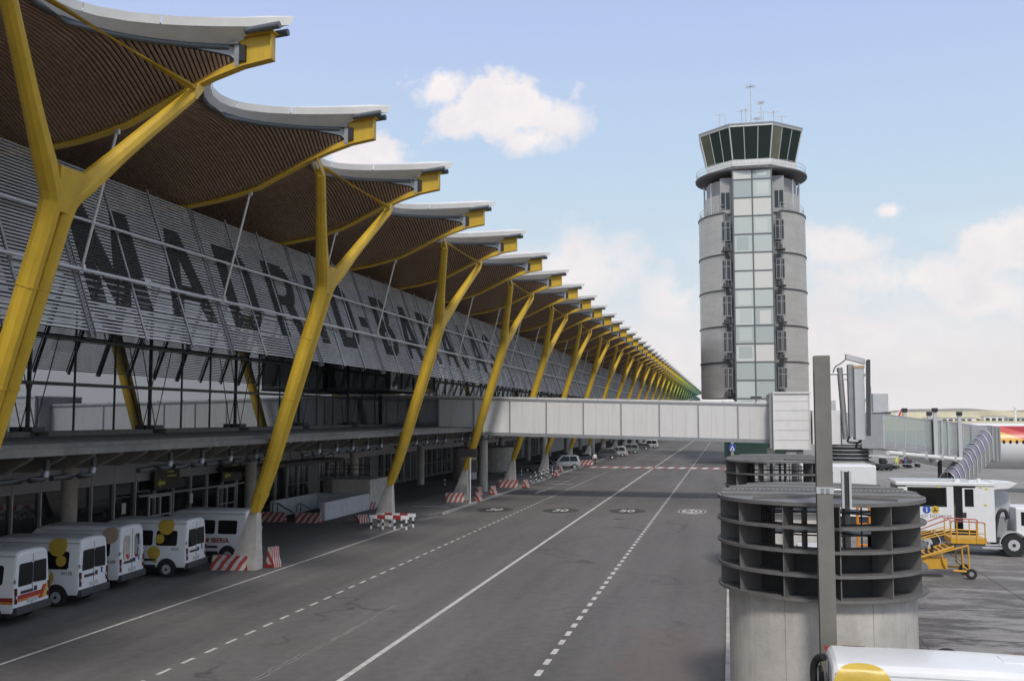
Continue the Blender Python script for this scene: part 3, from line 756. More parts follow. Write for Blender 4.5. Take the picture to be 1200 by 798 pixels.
# ---- deck edge, haunches, drain pipes
dk = MB()
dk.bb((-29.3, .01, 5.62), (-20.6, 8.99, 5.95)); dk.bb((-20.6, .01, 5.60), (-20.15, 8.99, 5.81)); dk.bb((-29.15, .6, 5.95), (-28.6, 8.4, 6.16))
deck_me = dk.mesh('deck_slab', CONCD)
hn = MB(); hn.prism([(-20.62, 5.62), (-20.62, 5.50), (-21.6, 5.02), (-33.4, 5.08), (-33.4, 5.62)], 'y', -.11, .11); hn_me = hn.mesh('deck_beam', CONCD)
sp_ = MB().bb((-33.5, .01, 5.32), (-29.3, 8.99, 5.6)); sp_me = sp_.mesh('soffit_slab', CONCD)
pm = MB(); pm.tube(catm([(-20.9, 0, 4.86), (-20.9, 1.7, 4.86), (-20.9, 2.0, 4.92), (-20.9, 2.1, 5.2), (-20.9, 2.1, 5.45)], 4), .095, 10)
pw = MB(); pw.tube([(-20.9, 2.0, 4.9), (-20.9, 2.09, 5.08)], [.115, .115], 10, up=Vector((1, 0, 0)))
pm_me = pm.mesh('drain_pipe', METD); pw_me = pw.mesh('pipe_collar', METG)
for k in range(-4, 52):
    y = Y0R + 9 * k
    tp(deck_me, 'deck_slab', loc=(0, y, 0)); tp(sp_me, 'soffit_slab', loc=(0, y, 0))
for i in range(230): tp(hn_me, 'deck_beam', loc=(0, 8 + 1.5 * i, 0))
for i in range(90):
    if i % 6 == 4: continue
    o = tp(pm_me, 'drain_pipe', loc=(0, 20.3 + 2.33 * i, 0)); tp(pw_me, 'pipe_collar', parent=o)

# ---- ground floor wall at x = -33.5
FX = -33.5
wp = MB().bb((FX - .05, .02, 3.06), (FX, 1.98, 5.3)).mesh('wall_panel', PANEL)
wg = MB().bb((FX - .16, .05, .25), (FX - .12, 1.95, 3.04)).mesh('window_pane', WIN)
wf = MB().bb((FX - .12, -.04, 0), (FX + .05, .04, 3.06)).mesh('window_mullion', METL)
bs = MB().bb((FX - .2, 0, -.01), (FX + .02, 2, .25)).mesh('wall_plinth', CONCD)
dd = MB().bb((FX - .16, .03, 0), (FX - .02, 1.97, 3.04)).mesh('door_panel', mat('dark_door', (.035, .035, .045), .5))
gpn = MB().bb((FX - .10, .03, .0), (FX - .02, 1.97, 3.04)).mesh('wall_panel', mat('mid_grey_panel', (.16, .17, .19), .5))
sub = MB().bb((FX - .04, .02, 0), (FX + .02, .98, .04)).bb((FX - .04, .02, 1.5), (FX + .02, 1.98, 1.55)).bb((FX - .04, .96, 0.02), (FX + .02, 1.0, 3.0)).mesh('glazing_bar', METG)
for i in range(-4, 76):
    y = 25 + 2 * i
    tp(wp, 'wall_panel', loc=(0, y, 0)); tp(bs, 'wall_plinth', loc=(0, y, 0))
    if y in (85, 87, 99, 101, 117): tp(dd, 'door_panel', loc=(0, y, 0))
    elif y % 14 == 5 and y > 66: tp(gpn, 'wall_panel', loc=(0, y, 0))
    else:
        o = tp(wg, 'window_pane', loc=(0, y, 0))
        if y > 70: tp(sub, 'glazing_bar', parent=o)
    tp(wf, 'window_mullion', loc=(0, y, 0))
o = tp(MB().bb((FX - .3, 176, 0), (FX, 514, 5.3)), 'distant_wall', PANEL); o['kind'] = 'stuff'
ccm = MB().cyl((-30.4, 0), .37, -.01, 5.1, 24).mesh('round_column', CONC)
for i in range(-1, 24): tp(ccm, 'round_column', loc=(0, 41 + 18 * i, 0))
ccm2 = MB().cyl((-23.2, 0), .40, -.01, 5.1, 24).mesh('round_column', CONC)
for y in (86.2, 116, 158, 190, 226, 262): tp(ccm2, 'round_column', loc=(1.5, y, 0))
# door canopy on slanted hangers, doors, rail and notices
cn = tp(MB().bb((-33.4, 60, 3.15), (-31.3, 77, 3.42)), 'door_canopy', METD)
for i in range(8): tp(MB().tube([(-31.6, 60.6 + i * 2, 5.3), (-31.9, 62.3 + i * 2, 3.4)], .035, 6), 'canopy_hanger', METD, parent=cn, loc=(0, 0, 0))
tp(MB().tube([(-32.9, 50.5, 2.25), (-32.9, 64, 2.25)], .06, 8, up=Vector((0, 0, 1))), 'wall_rail', METL)
for y in (52, 60):
    f = MB()
    for j in (0, 1.15, 2.3): f.bb((-33.30, y + j - .05, 0), (-33.2, y + j + .05, 2.1))
    f.bb((-33.3, y, 2.05), (-33.2, y + 2.3, 2.15)); f.bb((-33.3, y, .95), (-33.2, y + 2.3, 1.02))
    tp(f, 'door_frame', METL)
for y in (49.5, 56.6, 64): tp(MB().bb((-33.35, y, 1.35), (-33.3, y + .35, 1.95)), 'notice', WHITE)
YS = mat('sign_yellow', (.65, .55, .05), .5)
for y in (52.3, 60.2):
    s = tp(MB().bb((-33.25, y, 2.45), (-33.1, y + 2.7, 3.9)), 'direction_sign', mat('sign_black', (.03, .028, .022), .4))
    a = MB(); a.prism([(y + .3, 2.85), (y + .6, 2.6), (y + .6, 2.75), (y + 1.1, 2.75), (y + 1.1, 2.95), (y + .6, 2.95), (y + .6, 3.1)], 'x', -33.09, -33.08)
    a.bb((-33.09, y + 1.3, 3.2), (-33.08, y + 2.3, 3.28)); a.bb((-33.09, y + 1.3, 3.45), (-33.08, y + 2.0, 3.53))
    tp(a, 'sign_print', YS, parent=s)
# dark glazed lobby where the boarding bridge meets the glass wall
lb = MB().bb((-29.0, 68, 8.85), (-24.2, 79.5, 12.6)); lo_ = tp(lb, 'glazed_lobby', WIN)
for i in range(5): tp(MB().bb((-24.2, 68 + 2.8 * i, 8.85), (-24.1, 68.12 + 2.8 * i, 12.6)), 'lobby_mullion', METD, parent=lo_)
tp(MB().bb((-29.0, 67.9, 8.7), (-24.1, 79.6, 8.84)), 'lobby_floor', METD, parent=lo_)
# ================================================================ BOARDING BRIDGE over the road
BR = thing('boarding_bridge', 'long white panelled boarding bridge crossing the road from the terminal', 'boarding bridge', (-12, 81.5, 0))
bloc = Vector((-12, 81.5, 0))
def btop(x): return 7.95 - .0238 * (x - 0)
def bbot(x): return 4.94 - .0224 * (x - 0)
def bp(mb, name, mats, parent=None): return mb.build(name, mats, parent or BR, tuple(-bloc) if parent is None else (0, 0, 0))
BX0, BX1 = -29.0, 3.3
def slab(mb, x0, x1, y0, y1, f0, f1, m=0):
    mb.hull8([(x0, y0, f0(x0)), (x1, y0, f0(x1)), (x1, y1, f0(x1)), (x0, y1, f0(x0))], [(x0, y0, f1(x0)), (x1, y0, f1(x1)), (x1, y1, f1(x1)), (x0, y1, f1(x0))], m); return mb
bp(slab(MB(), BX0, BX1, 80.05, 82.95, lambda x: bbot(x) - .02, lambda x: bbot(x) + .15), 'bridge_floor', METD)
bp(slab(MB(), BX0, BX1, 80.05, 82.95, lambda x: btop(x) - .2, lambda x: btop(x) - .05), 'bridge_roof', WHITE)
for y0, y1 in ((79.86, 80.04), (82.96, 83.14)):
    bp(slab(MB(), BX0, BX1, y0, y1, lambda x: btop(x) - .10, lambda x: btop(x) + .05), 'top_rail', METC)
    bp(slab(MB(), BX0, BX1, y0 + .01, y1, lambda x: btop(x) - .26, lambda x: btop(x) - .103), 'top_beam', METG)
    bp(slab(MB(), BX0, BX1, y0, y1, lambda x: bbot(x) - .16, lambda x: bbot(x) + .12), 'bottom_rail', METG)
BPAN = mat('bridge_panel', (.66, .655, .64), .45, 0, var=.035, scale=1.2, stretch=(3, 1, .3), dirt=.12)
GPAN = glassy('bridge_glass', (.11, .12, .125), (.85, .9, .92), .05, 1.6)
xs_ = [597.6, 639.7, 684, 728.4, 773.5, 819, 865]
xm = [at(p, 500, 79.9).x for p in xs_]; st_ = (xm[-1] - xm[0]) / 6
edges = [xm[0] + st_ * i for i in range(-9, 7)] + [BX1]
for i, (a, b) in enumerate(zip(edges, edges[1:])):
    a = max(a, BX0)
    if b < BX0: continue
    glass = b < -21
    for yy in (79.92, 83.04):
        mb = slab(MB(), a + .05, b - .05, yy, yy + .05, lambda x: bbot(x) + .125, lambda x: btop(x) - .262)
        o = bp(mb, 'side_window' if glass else 'side_panel', GPAN if glass else BPAN)
        s = MB()
        if not glass:
            for f in (1 / 3, 2 / 3):
                xx = a + (b - a) * f; slab(s, xx - .006, xx + .006, yy - .004 if yy < 81 else yy + .05, yy - .001 if yy < 81 else yy + .054, lambda x: bbot(x) + .13, lambda x: btop(x) - .27)
            s.build('panel_seam', METG, o)
    for yy in (79.84, 83.02): bp(slab(MB(), a - .055, a + .055, yy, yy + .14, lambda x: bbot(x) - .02, lambda x: btop(x) - .105), 'bridge_post', METG)
for i in range(9): bp(MB().tube([(-18 + i * 2.5, 79.84, btop(-18 + i * 2.5) - .05), (-18 + i * 2.5, 79.84, btop(-18 + i * 2.5) + .10)], .03, 6), 'roof_fixing', METG)
# head box over the apron side
hb = MB(); hb.bb((3.32, 78, 4.30), (5.98, 84.5, 8.58)); bp(hb, 'head_box', WHITE)
hr = MB()
for x in (3.30, 5.96): hr.bb((x - .05, 77.9, 4.25), (x + .05, 78.02, 8.64))
hr.bb((3.25, 77.88, 8.55), (6.05, 84.6, 8.68)); bp(hr, 'head_box_trim', METC)
hs = MB()
for z in (5.0, 5.75, 6.5, 7.25, 7.95): hs.bb((3.36, 77.985, z), (5.9, 77.999, z + .02))
bp(hs, 'panel_seam', METG)
bp(MB().bb((3.0, 78.3, 4.35), (3.3, 84.2, 8.55)), 'end_frame', METG)
bp(MB().bb((2.9, 81.9, -.02), (3.5, 82.5, 4.3)), 'support_leg', WHITE); bp(MB().bb((5.2, 81.9, -.02), (5.7, 82.5, 4.3)), 'support_leg', WHITE)
bp(MB().bb((3.9, 77.9, 4.1), (5.4, 77.97, 4.28)), 'bay_number_band', BLACK)

# ---- rotunda and telescopic bridge to the aircraft
JB = thing('jet_bridge', 'glazed telescopic jet bridge reaching from its grey rotunda to the red and yellow airliner', 'jet bridge', (8.7, 78.6, 0))
jl = Vector((8.7, 78.6, 0))
def jp(mb, name, mats, parent=None, bevel=0): return mb.build(name, mats, parent or JB, tuple(-jl) if parent is None else (0, 0, 0), bevel=bevel)
GREYP = mat('bridge_grey', (.36, .37, .38), .45, .2, var=.08, dirt=.15)
LGREY = mat('light_grey_box', (.50, .51, .53), .45, .1, var=.05, dirt=.1)
for k in range(5): jp(MB().cyl((8.7, 78.6), 1.72, 3.42 + k * .28, 3.49 + k * .28, 28), 'drum_ring', GREYP)
jp(MB().cyl((8.7, 78.6), 1.5, 3.44, 4.7, 24), 'rotunda_drum', mat('drum_dark', (.12, .12, .12), .7))
jp(MB().cyl((8.7, 78.6), 1.95, 3.22, 3.40, 28), 'rotunda_collar', mat('concrete_cream', (.55, .53, .47), .8, dirt=.3))
jp(MB().cyl((8.7, 78.6), .6, -.02, 3.24, 20), 'rotunda_column', CONC)
jp(MB().bb((6.1, 77.3, 4.72), (8.1, 79.8, 7.25)), 'rotunda_cabin', WHITE)
jp(MB().bb((8.15, 77.0, 4.72), (10.28, 79.6, 7.1)), 'rotunda_cabin', LGREY)
jp(MB().bb((6.9, 77.3, 7.25), (7.8, 78.3, 8.0)), 'equipment_box', LGREY)
jp(MB().bb((10.0, 76.4, 4.0), (10.22, 76.7, 9.0)), 'rotunda_post', METG)
ac = jp(MB().bb((10.34, 76.6, 7.14), (11.42, 77.9, 8.5)), 'air_conditioning_unit', LGREY, bevel=.02)
jp(MB().bb((10.25, 76.5, 6.98), (11.55, 78.0, 7.1)), 'unit_tray', METD)
A = Vector((10.3, 76.3, 0)); Bv = Vector((19.9, 87.6, 0)); D = (Bv - A).normalized(); Nn = Vector((D.y, -D.x, 0))
def jz(s, z0, z1): return z0 + (z1 - z0) * s
Ltot = (Bv - A).length
def tun(mb, s0, s1, off0, off1, zb, zt, m=0):
    """box along the tunnel; s in 0..1, off across, zb/zt offsets from tunnel floor"""
    c = []
    for zz in (zb, zt):
        for s, o in ((s0, off0), (s1, off0), (s1, off1), (s0, off1)):
            p = A + D * (Ltot * s) + Nn * o; p.z = jz(s, 4.66, 3.55) + zz; c.append(p)
    mb.hull8(c[:4], c[4:], m); return mb
JGL = glassy('jetbridge_glass', (.36, .41, .39), (.9, .93, .92), .03, 2.3)
for (s0, s1, w, ex) in ((0, .46, .85, 0), (.44, .80, .98, .08)):
    jp(tun(MB(), s0, s1, -w, w, -.22 - ex, 0), 'tunnel_floor', GREYP); jp(tun(MB(), s0, s1, -w, w, 2.2, 2.34 + ex), 'tunnel_roof', GREYP)
    n_ = 5
    for side in (-w, w - .04):
        for i in range(n_):
            a = s0 + (s1 - s0) * i / n_; b = s0 + (s1 - s0) * (i + 1) / n_
            jp(tun(MB(), a + .004, b - .004, side, side + .04, .35, 2.2), 'tunnel_window', JGL)
            jp(tun(MB(), a - .003, a + .003, side - .01, side + .05, 0, 2.2), 'tunnel_frame', METL)
        jp(tun(MB(), s0, s1, side - .005, side + .045, 0, .35), 'tunnel_skirt', GREYP)
for s in (.44, .505, .57):
    jp(tun(MB(), s - .006, s + .006, -1.1, -1.02, -.25, 2.45), 'portal_frame', LGREY); jp(tun(MB(), s - .006, s + .006, 1.02, 1.1, -.25, 2.45), 'portal_frame', LGREY)
jp(tun(MB(), -.012, -.002, -.9, .9, -.2, 2.3), 'end_wall', LGREY)
jp(tun(MB(), .80, .97, -1.15, 1.15, -.25, 2.4), 'cab', mat('cab_grey', (.40, .415, .42), .5, .2, var=.08, dirt=.15))
cn_ = MB()
for i in range(6): tun(cn_, .97 + i * .02, .983 + i * .02, -1.25 - (i % 2) * .06, 1.25 + (i % 2) * .06, -.35, 2.5)
jp(cn_, 'canopy_bellows', mat('bellows', (.30, .31, .32), .7, var=.1))
for i in range(3): jp(tun(MB(), .83 + i * .05, .862 + i * .05, -1.17, -1.15, .9, 2.0), 'cab_window', VGL)
for s, y in ((.42, 0), (.66, 0)):
    for o_ in (-1.25, 1.25):
        p = A + D * (Ltot * s) + Nn * o_
        q = MB(); q.bb((p.x - .13, p.y - .13, jz(s, 4.66, 3.55) - .8), (p.x + .13, p.y + .13, jz(s, 4.66, 3.55) + 2.95)); o = jp(q, 'lift_column', LGREY)
        MB().bb((p.x - .19, p.y - .19, jz(s, 4.66, 3.55) + 2.95), (p.x + .19, p.y + .19, jz(s, 4.66, 3.55) + 3.25)).build('column_cap', BLACK, o)
p = A + D * (Ltot * .60)
jp(MB().tube([(p.x, p.y, .9), (p.x, p.y, 4.0)], .16, 12), 'drive_column', METD)
bg_ = MB(); bg_.bb((p.x - 1.4, p.y - .5, .75), (p.x + 1.4, p.y + .5, 1.15)); bg_.bb((p.x - .5, p.y - .9, .5), (p.x + .5, p.y + .9, .8)); jp(bg_, 'drive_bogie', METD)
for sx in (-1.05, 1.05): jp(MB().tube([(p.x + sx, p.y - .75, .5), (p.x + sx, p.y - .35, .5)], .5, 18), 'wheel', RUB)
pp = MB(); pts = [A + Nn * 1.3 + D * (Ltot * s) + Vector((0, 0, jz(s, 4.66, 3.55) - .48)) for s in (-.02, .2, .45, .85)]
pp.tube(pts, .17, 14); jp(pp, 'air_duct', WHITE)
for s in (.1, .3, .45, .58, .7): jp(tun(MB(), s - .008, s + .008, 1.08, 1.52, -.68, -.18), 'duct_hanger', METL)
# covered stair tube hanging off the cab
st0, st1 = Vector((19.9, 85.6, 3.55)), Vector((16.3, 81.6, .35)); 
stv = (st1 - st0); sh_ = Vector((stv.x, stv.y, 0)).normalized(); sn_ = Vector((sh_.y, -sh_.x, 0))
def ringp(c, w=.72, h=2.15):
    return [c + sn_ * a + Vector((0, 0, b)) for a, b in ((-w, 0), (-w, h * .62), (-w * .72, h * .86), (-w * .3, h), (w * .3, h), (w * .72, h * .86), (w, h * .62), (w, 0))]
r0, r1 = ringp(st0), ringp(st1)
stair = jp(MB().add(r0 + r1, [(0, 7, 15, 8)]), 'stair_flight', METG)
for i in range(9):
    a, b = i / 9 + .01, (i + 1) / 9 - .01
    ra = ringp(st0.lerp(st1, a)); rb_ = ringp(st0.lerp(st1, b))
    MB().add(ra[1:7] + rb_[1:7], [(j, j + 1, j + 7, j + 6) for j in range(5)]).build('roof_sheet', mat('smoked_sheet', (.20, .20, .25), .25, .1, var=.05), stair)
    [MB().add([ra[u], ra[u + 1], rb_[u + 1], rb_[u]], [(0, 1, 2, 3)]).build('side_mesh', mat('stair_mesh', (.30, .31, .30), .6, .3), stair) for u in (0, 6)]
for i in range(10):
    ra = ringp(st0.lerp(st1, i / 9), .75, 2.2)
    MB().tube(ra, .04, 6).build('stair_hoop', METL, stair)

# ================================================================ AIRLINER
PL = thing('airliner', 'white narrow airliner with red and yellow swoosh at the end of the jet bridge', 'airliner', (34, 96.5, 0))
pm_ = bpy.data.materials.new('airliner_paint'); pm_.use_nodes = True
t_ = pm_.node_tree; n_ = t_.nodes; l_ = t_.links; b_ = n_['Principled BSDF']; b_.inputs['Roughness'].default_value = .3
tc_ = n_.new('ShaderNodeTexCoord'); sp3 = n_.new('ShaderNodeSeparateXYZ'); l_.new(tc_.outputs['Object'], sp3.inputs[0])
def M2(op, a, b=None):
    k = n_.new('ShaderNodeMath'); k.operation = op
    for i, v in enumerate((a, b)):
        if v is None: continue
        if isinstance(v, (int, float)): k.inputs[i].default_value = v
        else: l_.new(v, k.inputs[i])
    return k.outputs[0]
def MX(f, a, b):
    k = n_.new('ShaderNodeMix'); k.data_type = 'RGBA'; l_.new(f, k.inputs[0])
    for s, v in ((6, a), (7, b)):
        if isinstance(v, tuple): k.inputs[s].default_value = (*v, 1)
        else: l_.new(v, k.inputs[s])
    return k.outputs[2]
X_, Z_ = sp3.outputs[0], sp3.outputs[2]
# local: nose at x=-18.5, so the swoosh starts about x=-14
u_ = M2('ADD', X_, 12.4)
lowb = M2('SUBTRACT', 5.98, M2('MULTIPLY', M2('MINIMUM', M2('MAXIMUM', u_, 0), 1.5), .98))       # bottom edge of the orange band
midb = M2('MAXIMUM', M2('SUBTRACT', 5.98, M2('MULTIPLY', M2('SUBTRACT', u_, .4), .36)), 4.75)
drk = M2('MAXIMUM', M2('SUBTRACT', 6.0, M2('MULTIPLY', M2('SUBTRACT', u_, 1.9), .34)), 5.2)
c_ = MX(M2('GREATER_THAN', Z_, lowb), (.66, .66, .67), (.70, .38, .08))
c_ = MX(M2('GREATER_THAN', Z_, midb), c_, (.55, .10, .085))
c_ = MX(M2('GREATER_THAN', Z_, drk), c_, (.36, .03, .04))
c_ = MX(M2('GREATER_THAN', Z_, 5.95), c_, (.74, .73, .72))
c_ = MX(M2('LESS_THAN', u_, 0.0), c_, (.66, .66, .67))
l_.new(c_, b_.inputs['Base Color'])
fz = 4.15; fr_ = 1.98
prof = [(-18.5, .05, -.55), (-18.2, .55, -.5), (-17.6, 1.0, -.38), (-16.6, 1.45, -.2), (-15.2, 1.80, -.07), (-13.5, 1.96, 0), (-11, 1.98, 0), (6, 1.98, 0), (9, 1.85, .12), (12, 1.5, .42), (15, 1.0, .85), (17.5, .5, 1.2), (18.8, .12, 1.4)]
fb = MB(); vs = []
for x, r, dz in prof:
    for j in range(28): a = 2 * pi * j / 28; vs.append((x, r * cos(a), fz + dz + r * 1.04 * sin(a)))
fb.add(vs, [(i * 28 + j, i * 28 + (j + 1) % 28, (i + 1) * 28 + (j + 1) % 28, (i + 1) * 28 + j) for i in range(len(prof) - 1) for j in range(28)], 0, True)
fb.build('fuselage', pm_, PL)
win = MB().prism([(.11 * cos(a), .16 * sin(a)) for a in [2 * pi * k / 10 for k in range(10)]], 'y', -2.0, -1.93).mesh('cabin_window', VGL)
for i in range(38): put(win, 'cabin_window', PL, (-13.0 + i * .53, 0, fz + .42))
MB().prism([(-15.0, 3.7), (-14.2, 3.7), (-14.2, 5.4), (-15.0, 5.4)], 'y', -1.93, -1.80).build('cabin_door', mat('door_white', (.7, .7, .7), .4), PL)
for s in (-1, 1):
    MB().hull8([(-3, 1.5 * s, 3.0), (3.5, 1.5 * s, 3.0), (6.2, 16.5 * s, 4.5), (4.6, 16.5 * s, 4.5)], [(-3, 1.5 * s, 3.5), (3.5, 1.5 * s, 3.3), (6.2, 16.5 * s, 4.6), (4.6, 16.5 * s, 4.6)]).build('wing', WPAINT, PL)
    MB().tube([(-5, 5.6 * s, 2.1), (-4.6, 5.6 * s, 2.1), (-3, 5.6 * s, 2.15), (-.6, 5.6 * s, 2.3)], [.85, 1.05, 1.05, .6], 20).build('engine', WPAINT, PL)
    MB().hull8([(13.6, .6 * s, 5.4), (17, .4 * s, 5.5), (18.3, 6.1 * s, 5.9), (16.8, 6.1 * s, 5.9)], [(13.6, .6 * s, 5.7), (17, .4 * s, 5.6), (18.3, 6.1 * s, 6.0), (16.8, 6.1 * s, 6.0)]).build('tailplane', WPAINT, PL)
    MB().tube([(1.0, 3.6 * s, 0.6), (1.0, 3.4 * s, 2.9)], .14, 10).build('landing_gear', METL, PL)
    for d in (-.35, .35): MB().tube([(1.0, (3.6 + d) * s - .15, .56), (1.0, (3.6 + d) * s + .15, .56)], .56, 18).build('wheel', RUB, PL)
MB().prism([(11.5, 5.9), (17.2, 5.9), (18.6, 11.8), (16.6, 11.8)], 'y', -.18, .18).build('tail_fin', mat('fin_red', (.5, .06, .05), .35), PL)
MB().tube([(-13.5, 0, .4), (-13.5, 0, 2.6)], .10, 10).build('nose_gear', METL, PL)
for d in (-.25, .25): MB().tube([(-13.5, d - .12, .38), (-13.5, d + .12, .38)], .38, 16).build('wheel', RUB, PL)

def far_plane(px, Y, nm, label):
    c = at(px, 488, Y); f = thing('distant_airliner', label, 'airliner', (c.x, Y, 0))
    b = MB(); vs = []
    for x, r, dz in prof:
        for j in range(14): a = 2 * pi * j / 14; vs.append((x - 12, r * cos(a), fz + dz + r * sin(a)))
    b.add(vs, [(i * 14 + j, i * 14 + (j + 1) % 14, (i + 1) * 14 + (j + 1) % 14, (i + 1) * 14 + j) for i in range(len(prof) - 1) for j in range(14)], 0, True)
    b.build('fuselage', WPAINT, f)
    fin = MB().prism([(-1.2, 5.9), (5.4, 5.9), (7.4, 12.3), (5.0, 12.3)], 'y', -.18, .18).build('tail_fin', WPAINT, f)
    MB().prism([(1.6, 6.3), (3.0, 6.3), (5.0, 11.2), (3.9, 11.2)], 'y', -.2, .2).build('fin_stripe', mat('fin_red', (.5, .06, .05), .35), fin)
    MB().prism([(3.2, 6.3), (5.3, 6.3), (6.7, 10.7), (5.4, 11.3)], 'y', -.2, .2).build('fin_stripe', mat('fin_yellow', (.75, .42, .05), .35), fin)
    for s in (-1, 1): MB().hull8([(-14, 1.5 * s, 3.0), (-8, 1.5 * s, 3.0), (-6, 16 * s, 4.5), (-8, 16 * s, 4.5)], [(-14, 1.5 * s, 3.5), (-8, 1.5 * s, 3.3), (-6, 16 * s, 4.6), (-8, 16 * s, 4.6)]).build('wing', WPAINT, f)
    MB().box((-12, 0, 1.2), (.4, 5, 2.4)).build('landing_gear', METD, f)
far_plane(1048, 640, 'distant_airliner', 'far off white airliner whose red and yellow tail fin shows over the jet bridge')

# ================================================================ CONTROL TOWER
TC = Vector((3.68, 150, 0))
CT = thing('control_tower', 'tall round grey airport control tower with glass stair strip and dark glazed cab', 'control tower', tuple(TC))
def zy(y): return at(885, y, 142.6).z
SCRN = mat('perforated_screen', (.47, .445, .41), .38, .45, var=.10, scale=.6, stretch=(.5, .5, 2), dirt=.15)
STRPS = [glassy('stair_glass_%d' % i, c, (.95, .97, .97), .03, 1.75) for i, c in enumerate(((.48, .53, .51), (.56, .59, .57), (.38, .43, .42), (.62, .61, .57)))]
rng = random.Random(4)
TG = mat('tower_grey', (.33, .33, .34), .6, .2, var=.06)
CABG = glassy('cab_glass', (.018, .03, .03), (.55, .62, .62), .03, 1.35)
RT = 7.75
lev = [zy(467), zy(424), zy(381.5), zy(338.5), zy(296), zy(247)]
def arcplate(mb, r0, r1, a0, a1, z0, z1, n=14, m=0):
    vs = []
    for i in range(n + 1):
        a = radians(a0 + (a1 - a0) * i / n) - pi / 2
        for r, z in ((r0, z0), (r1, z0), (r1, z1), (r0, z1)): vs.append((r * cos(a), r * sin(a), z))
    fs = [(4 * i + j, 4 * i + (j + 1) % 4, 4 * i + 4 + (j + 1) % 4, 4 * i + 4 + j) for i in range(n) for j in range(4)] + [(0, 1, 2, 3), tuple(4 * n + j for j in (3, 2, 1, 0))]
    mb.add(vs, fs, m); return mb
MB().cyl((0, 0), 6.55, zy(460), zy(205), 40).build('tower_core', TG, CT)
MB().cyl((0, 0), 4.2, -.02, zy(460), 32).build('tower_base', CONC, CT)
MB().bb((-4.5, -6.5, 0), (4, -3.9, 3.2)).build('base_lobby', glassy('lobby_glass', (.03, .06, .05), (.8, .9, .85), .05, 1.6), CT)
MB().cyl((0, 0), 7.6, lev[0] - .05, lev[0] + .3, 48).build('floor_ring', METD, CT)
for i in range(5):
    z0, z1 = lev[i], lev[i + 1]
    for sd_ in (1, -1):
        for q in range(3):
            a0, a1 = 32 + q * 40, 32 + (q + 1) * 40 - .5
            if sd_ < 0: a0, a1 = -a1, -a0
            arcplate(MB(), RT - .08, RT, a0, a1, z0 + .12, z1 - .10).build('screen_panel', SCRN, CT)
            hl = MB()
            for h in range(1, 8):
                zz = z0 + (z1 - z0) * h / 8; arcplate(hl, RT, RT + .008, a0, a1, zz, zz + .02, 12)
            hl.build('screen_seam', SCRN, CT)
    for sd_ in (1, -1):
        a0, a1 = (31, 152) if sd_ > 0 else (-152, -31)
        arcplate(MB(), RT - 1.2, RT + .12, a0, a1, z1 - .09, z1 + .09, 40).build('floor_ring', METD, CT)
        arcplate(MB(), 6.5, RT + .02, (30.4 if sd_ > 0 else -31.4), (31.4 if sd_ > 0 else -30.4), z0, z1, 2).build('screen_edge', METG, CT)
    # windows and plant balconies beside the strip
    for sx in (-3.75, 3.75):
        zc_ = (z0 + z1) / 2 + .5
        w_ = MB().bb((sx - .62, -6.62, zc_ - 1.6), (sx + .62, -6.2, zc_ + 1.3)).build('tower_window', METG, CT)
        for a, b in ((-.54, -.06), (.06, .54)):
            for c, d in ((-1.5, .3), (.42, 1.2)): MB().bb((sx + a, -6.66, zc_ + c), (sx + b, -6.6, zc_ + d)).build('window_pane', WIN, w_)
        MB().bb((sx - .7, -7.3, z0 + .35), (sx + .7, -6.2, z0 + .5)).bb((sx - .5, -7.15, z0 + .5), (sx + .3, -6.6, z0 + 1.0)).build('plant_balcony', METD, CT)
        rl = MB(); rl.tube([(sx - .7, -7.28, z0 + 1.4), (sx + .7, -7.28, z0 + 1.4)], .03, 6, up=Vector((0, 0, 1)))
        for k in range(4): rl.tube([(sx - .7 + k * .466, -7.28, z0 + .45), (sx - .7 + k * .466, -7.28, z0 + 1.4)], .02, 4)
        rl.build('balcony_rail', METG, CT)
# glass strip
SY = -7.55; zb = zy(472) - 2.5; zt = zy(197)
rowsz = [zb + 1.0] + [zy(467 - 21.4 * i) for i in range(0, 13)] + [zt]
rowsz[0] = zb
MB().bb((-2.7, SY + .12, zb), (2.7, -6.3, zt)).build('strip_body', TG, CT)
for (a, b) in zip(rowsz, rowsz[1:]):
    for x0, x1 in ((-2.66, -.04), (.04, 2.66)):
        MB().bb((x0 + .06, SY, a + .06), (x1 - .06, SY + .08, b - .06)).build('strip_pane', rng.choice(STRPS), CT)
        if rng.random() < .75: MB().bb((x0 + rng.uniform(.3, .7), SY - .004, a + rng.uniform(.2, .6)), (x1 - rng.uniform(.3, .7), SY - .001, b - rng.uniform(.25, .5))).build('pane_blind', rng.choice(STRPS), CT)
        MB().tube([(x0 + rng.uniform(.5, 1.9), SY + .085, a + .1), (x0 + rng.uniform(.5, 1.9), SY + .085, b - .1)], .02, 4).build('pane_rod', METD, CT) if rng.random() < .0 else None
SFR = mat('strip_frame', (.13, .14, .15), .45, .4)
for zz in rowsz: MB().bb((-2.78, SY - .06, zz - .09), (2.78, SY + .1, zz + .09)).build('strip_transom', SFR, CT)
for x in (-2.72, 0, 2.72): MB().bb((x - .08, SY - .09, zb), (x + .08, SY + .1, zt)).build('strip_mullion', SFR, CT)
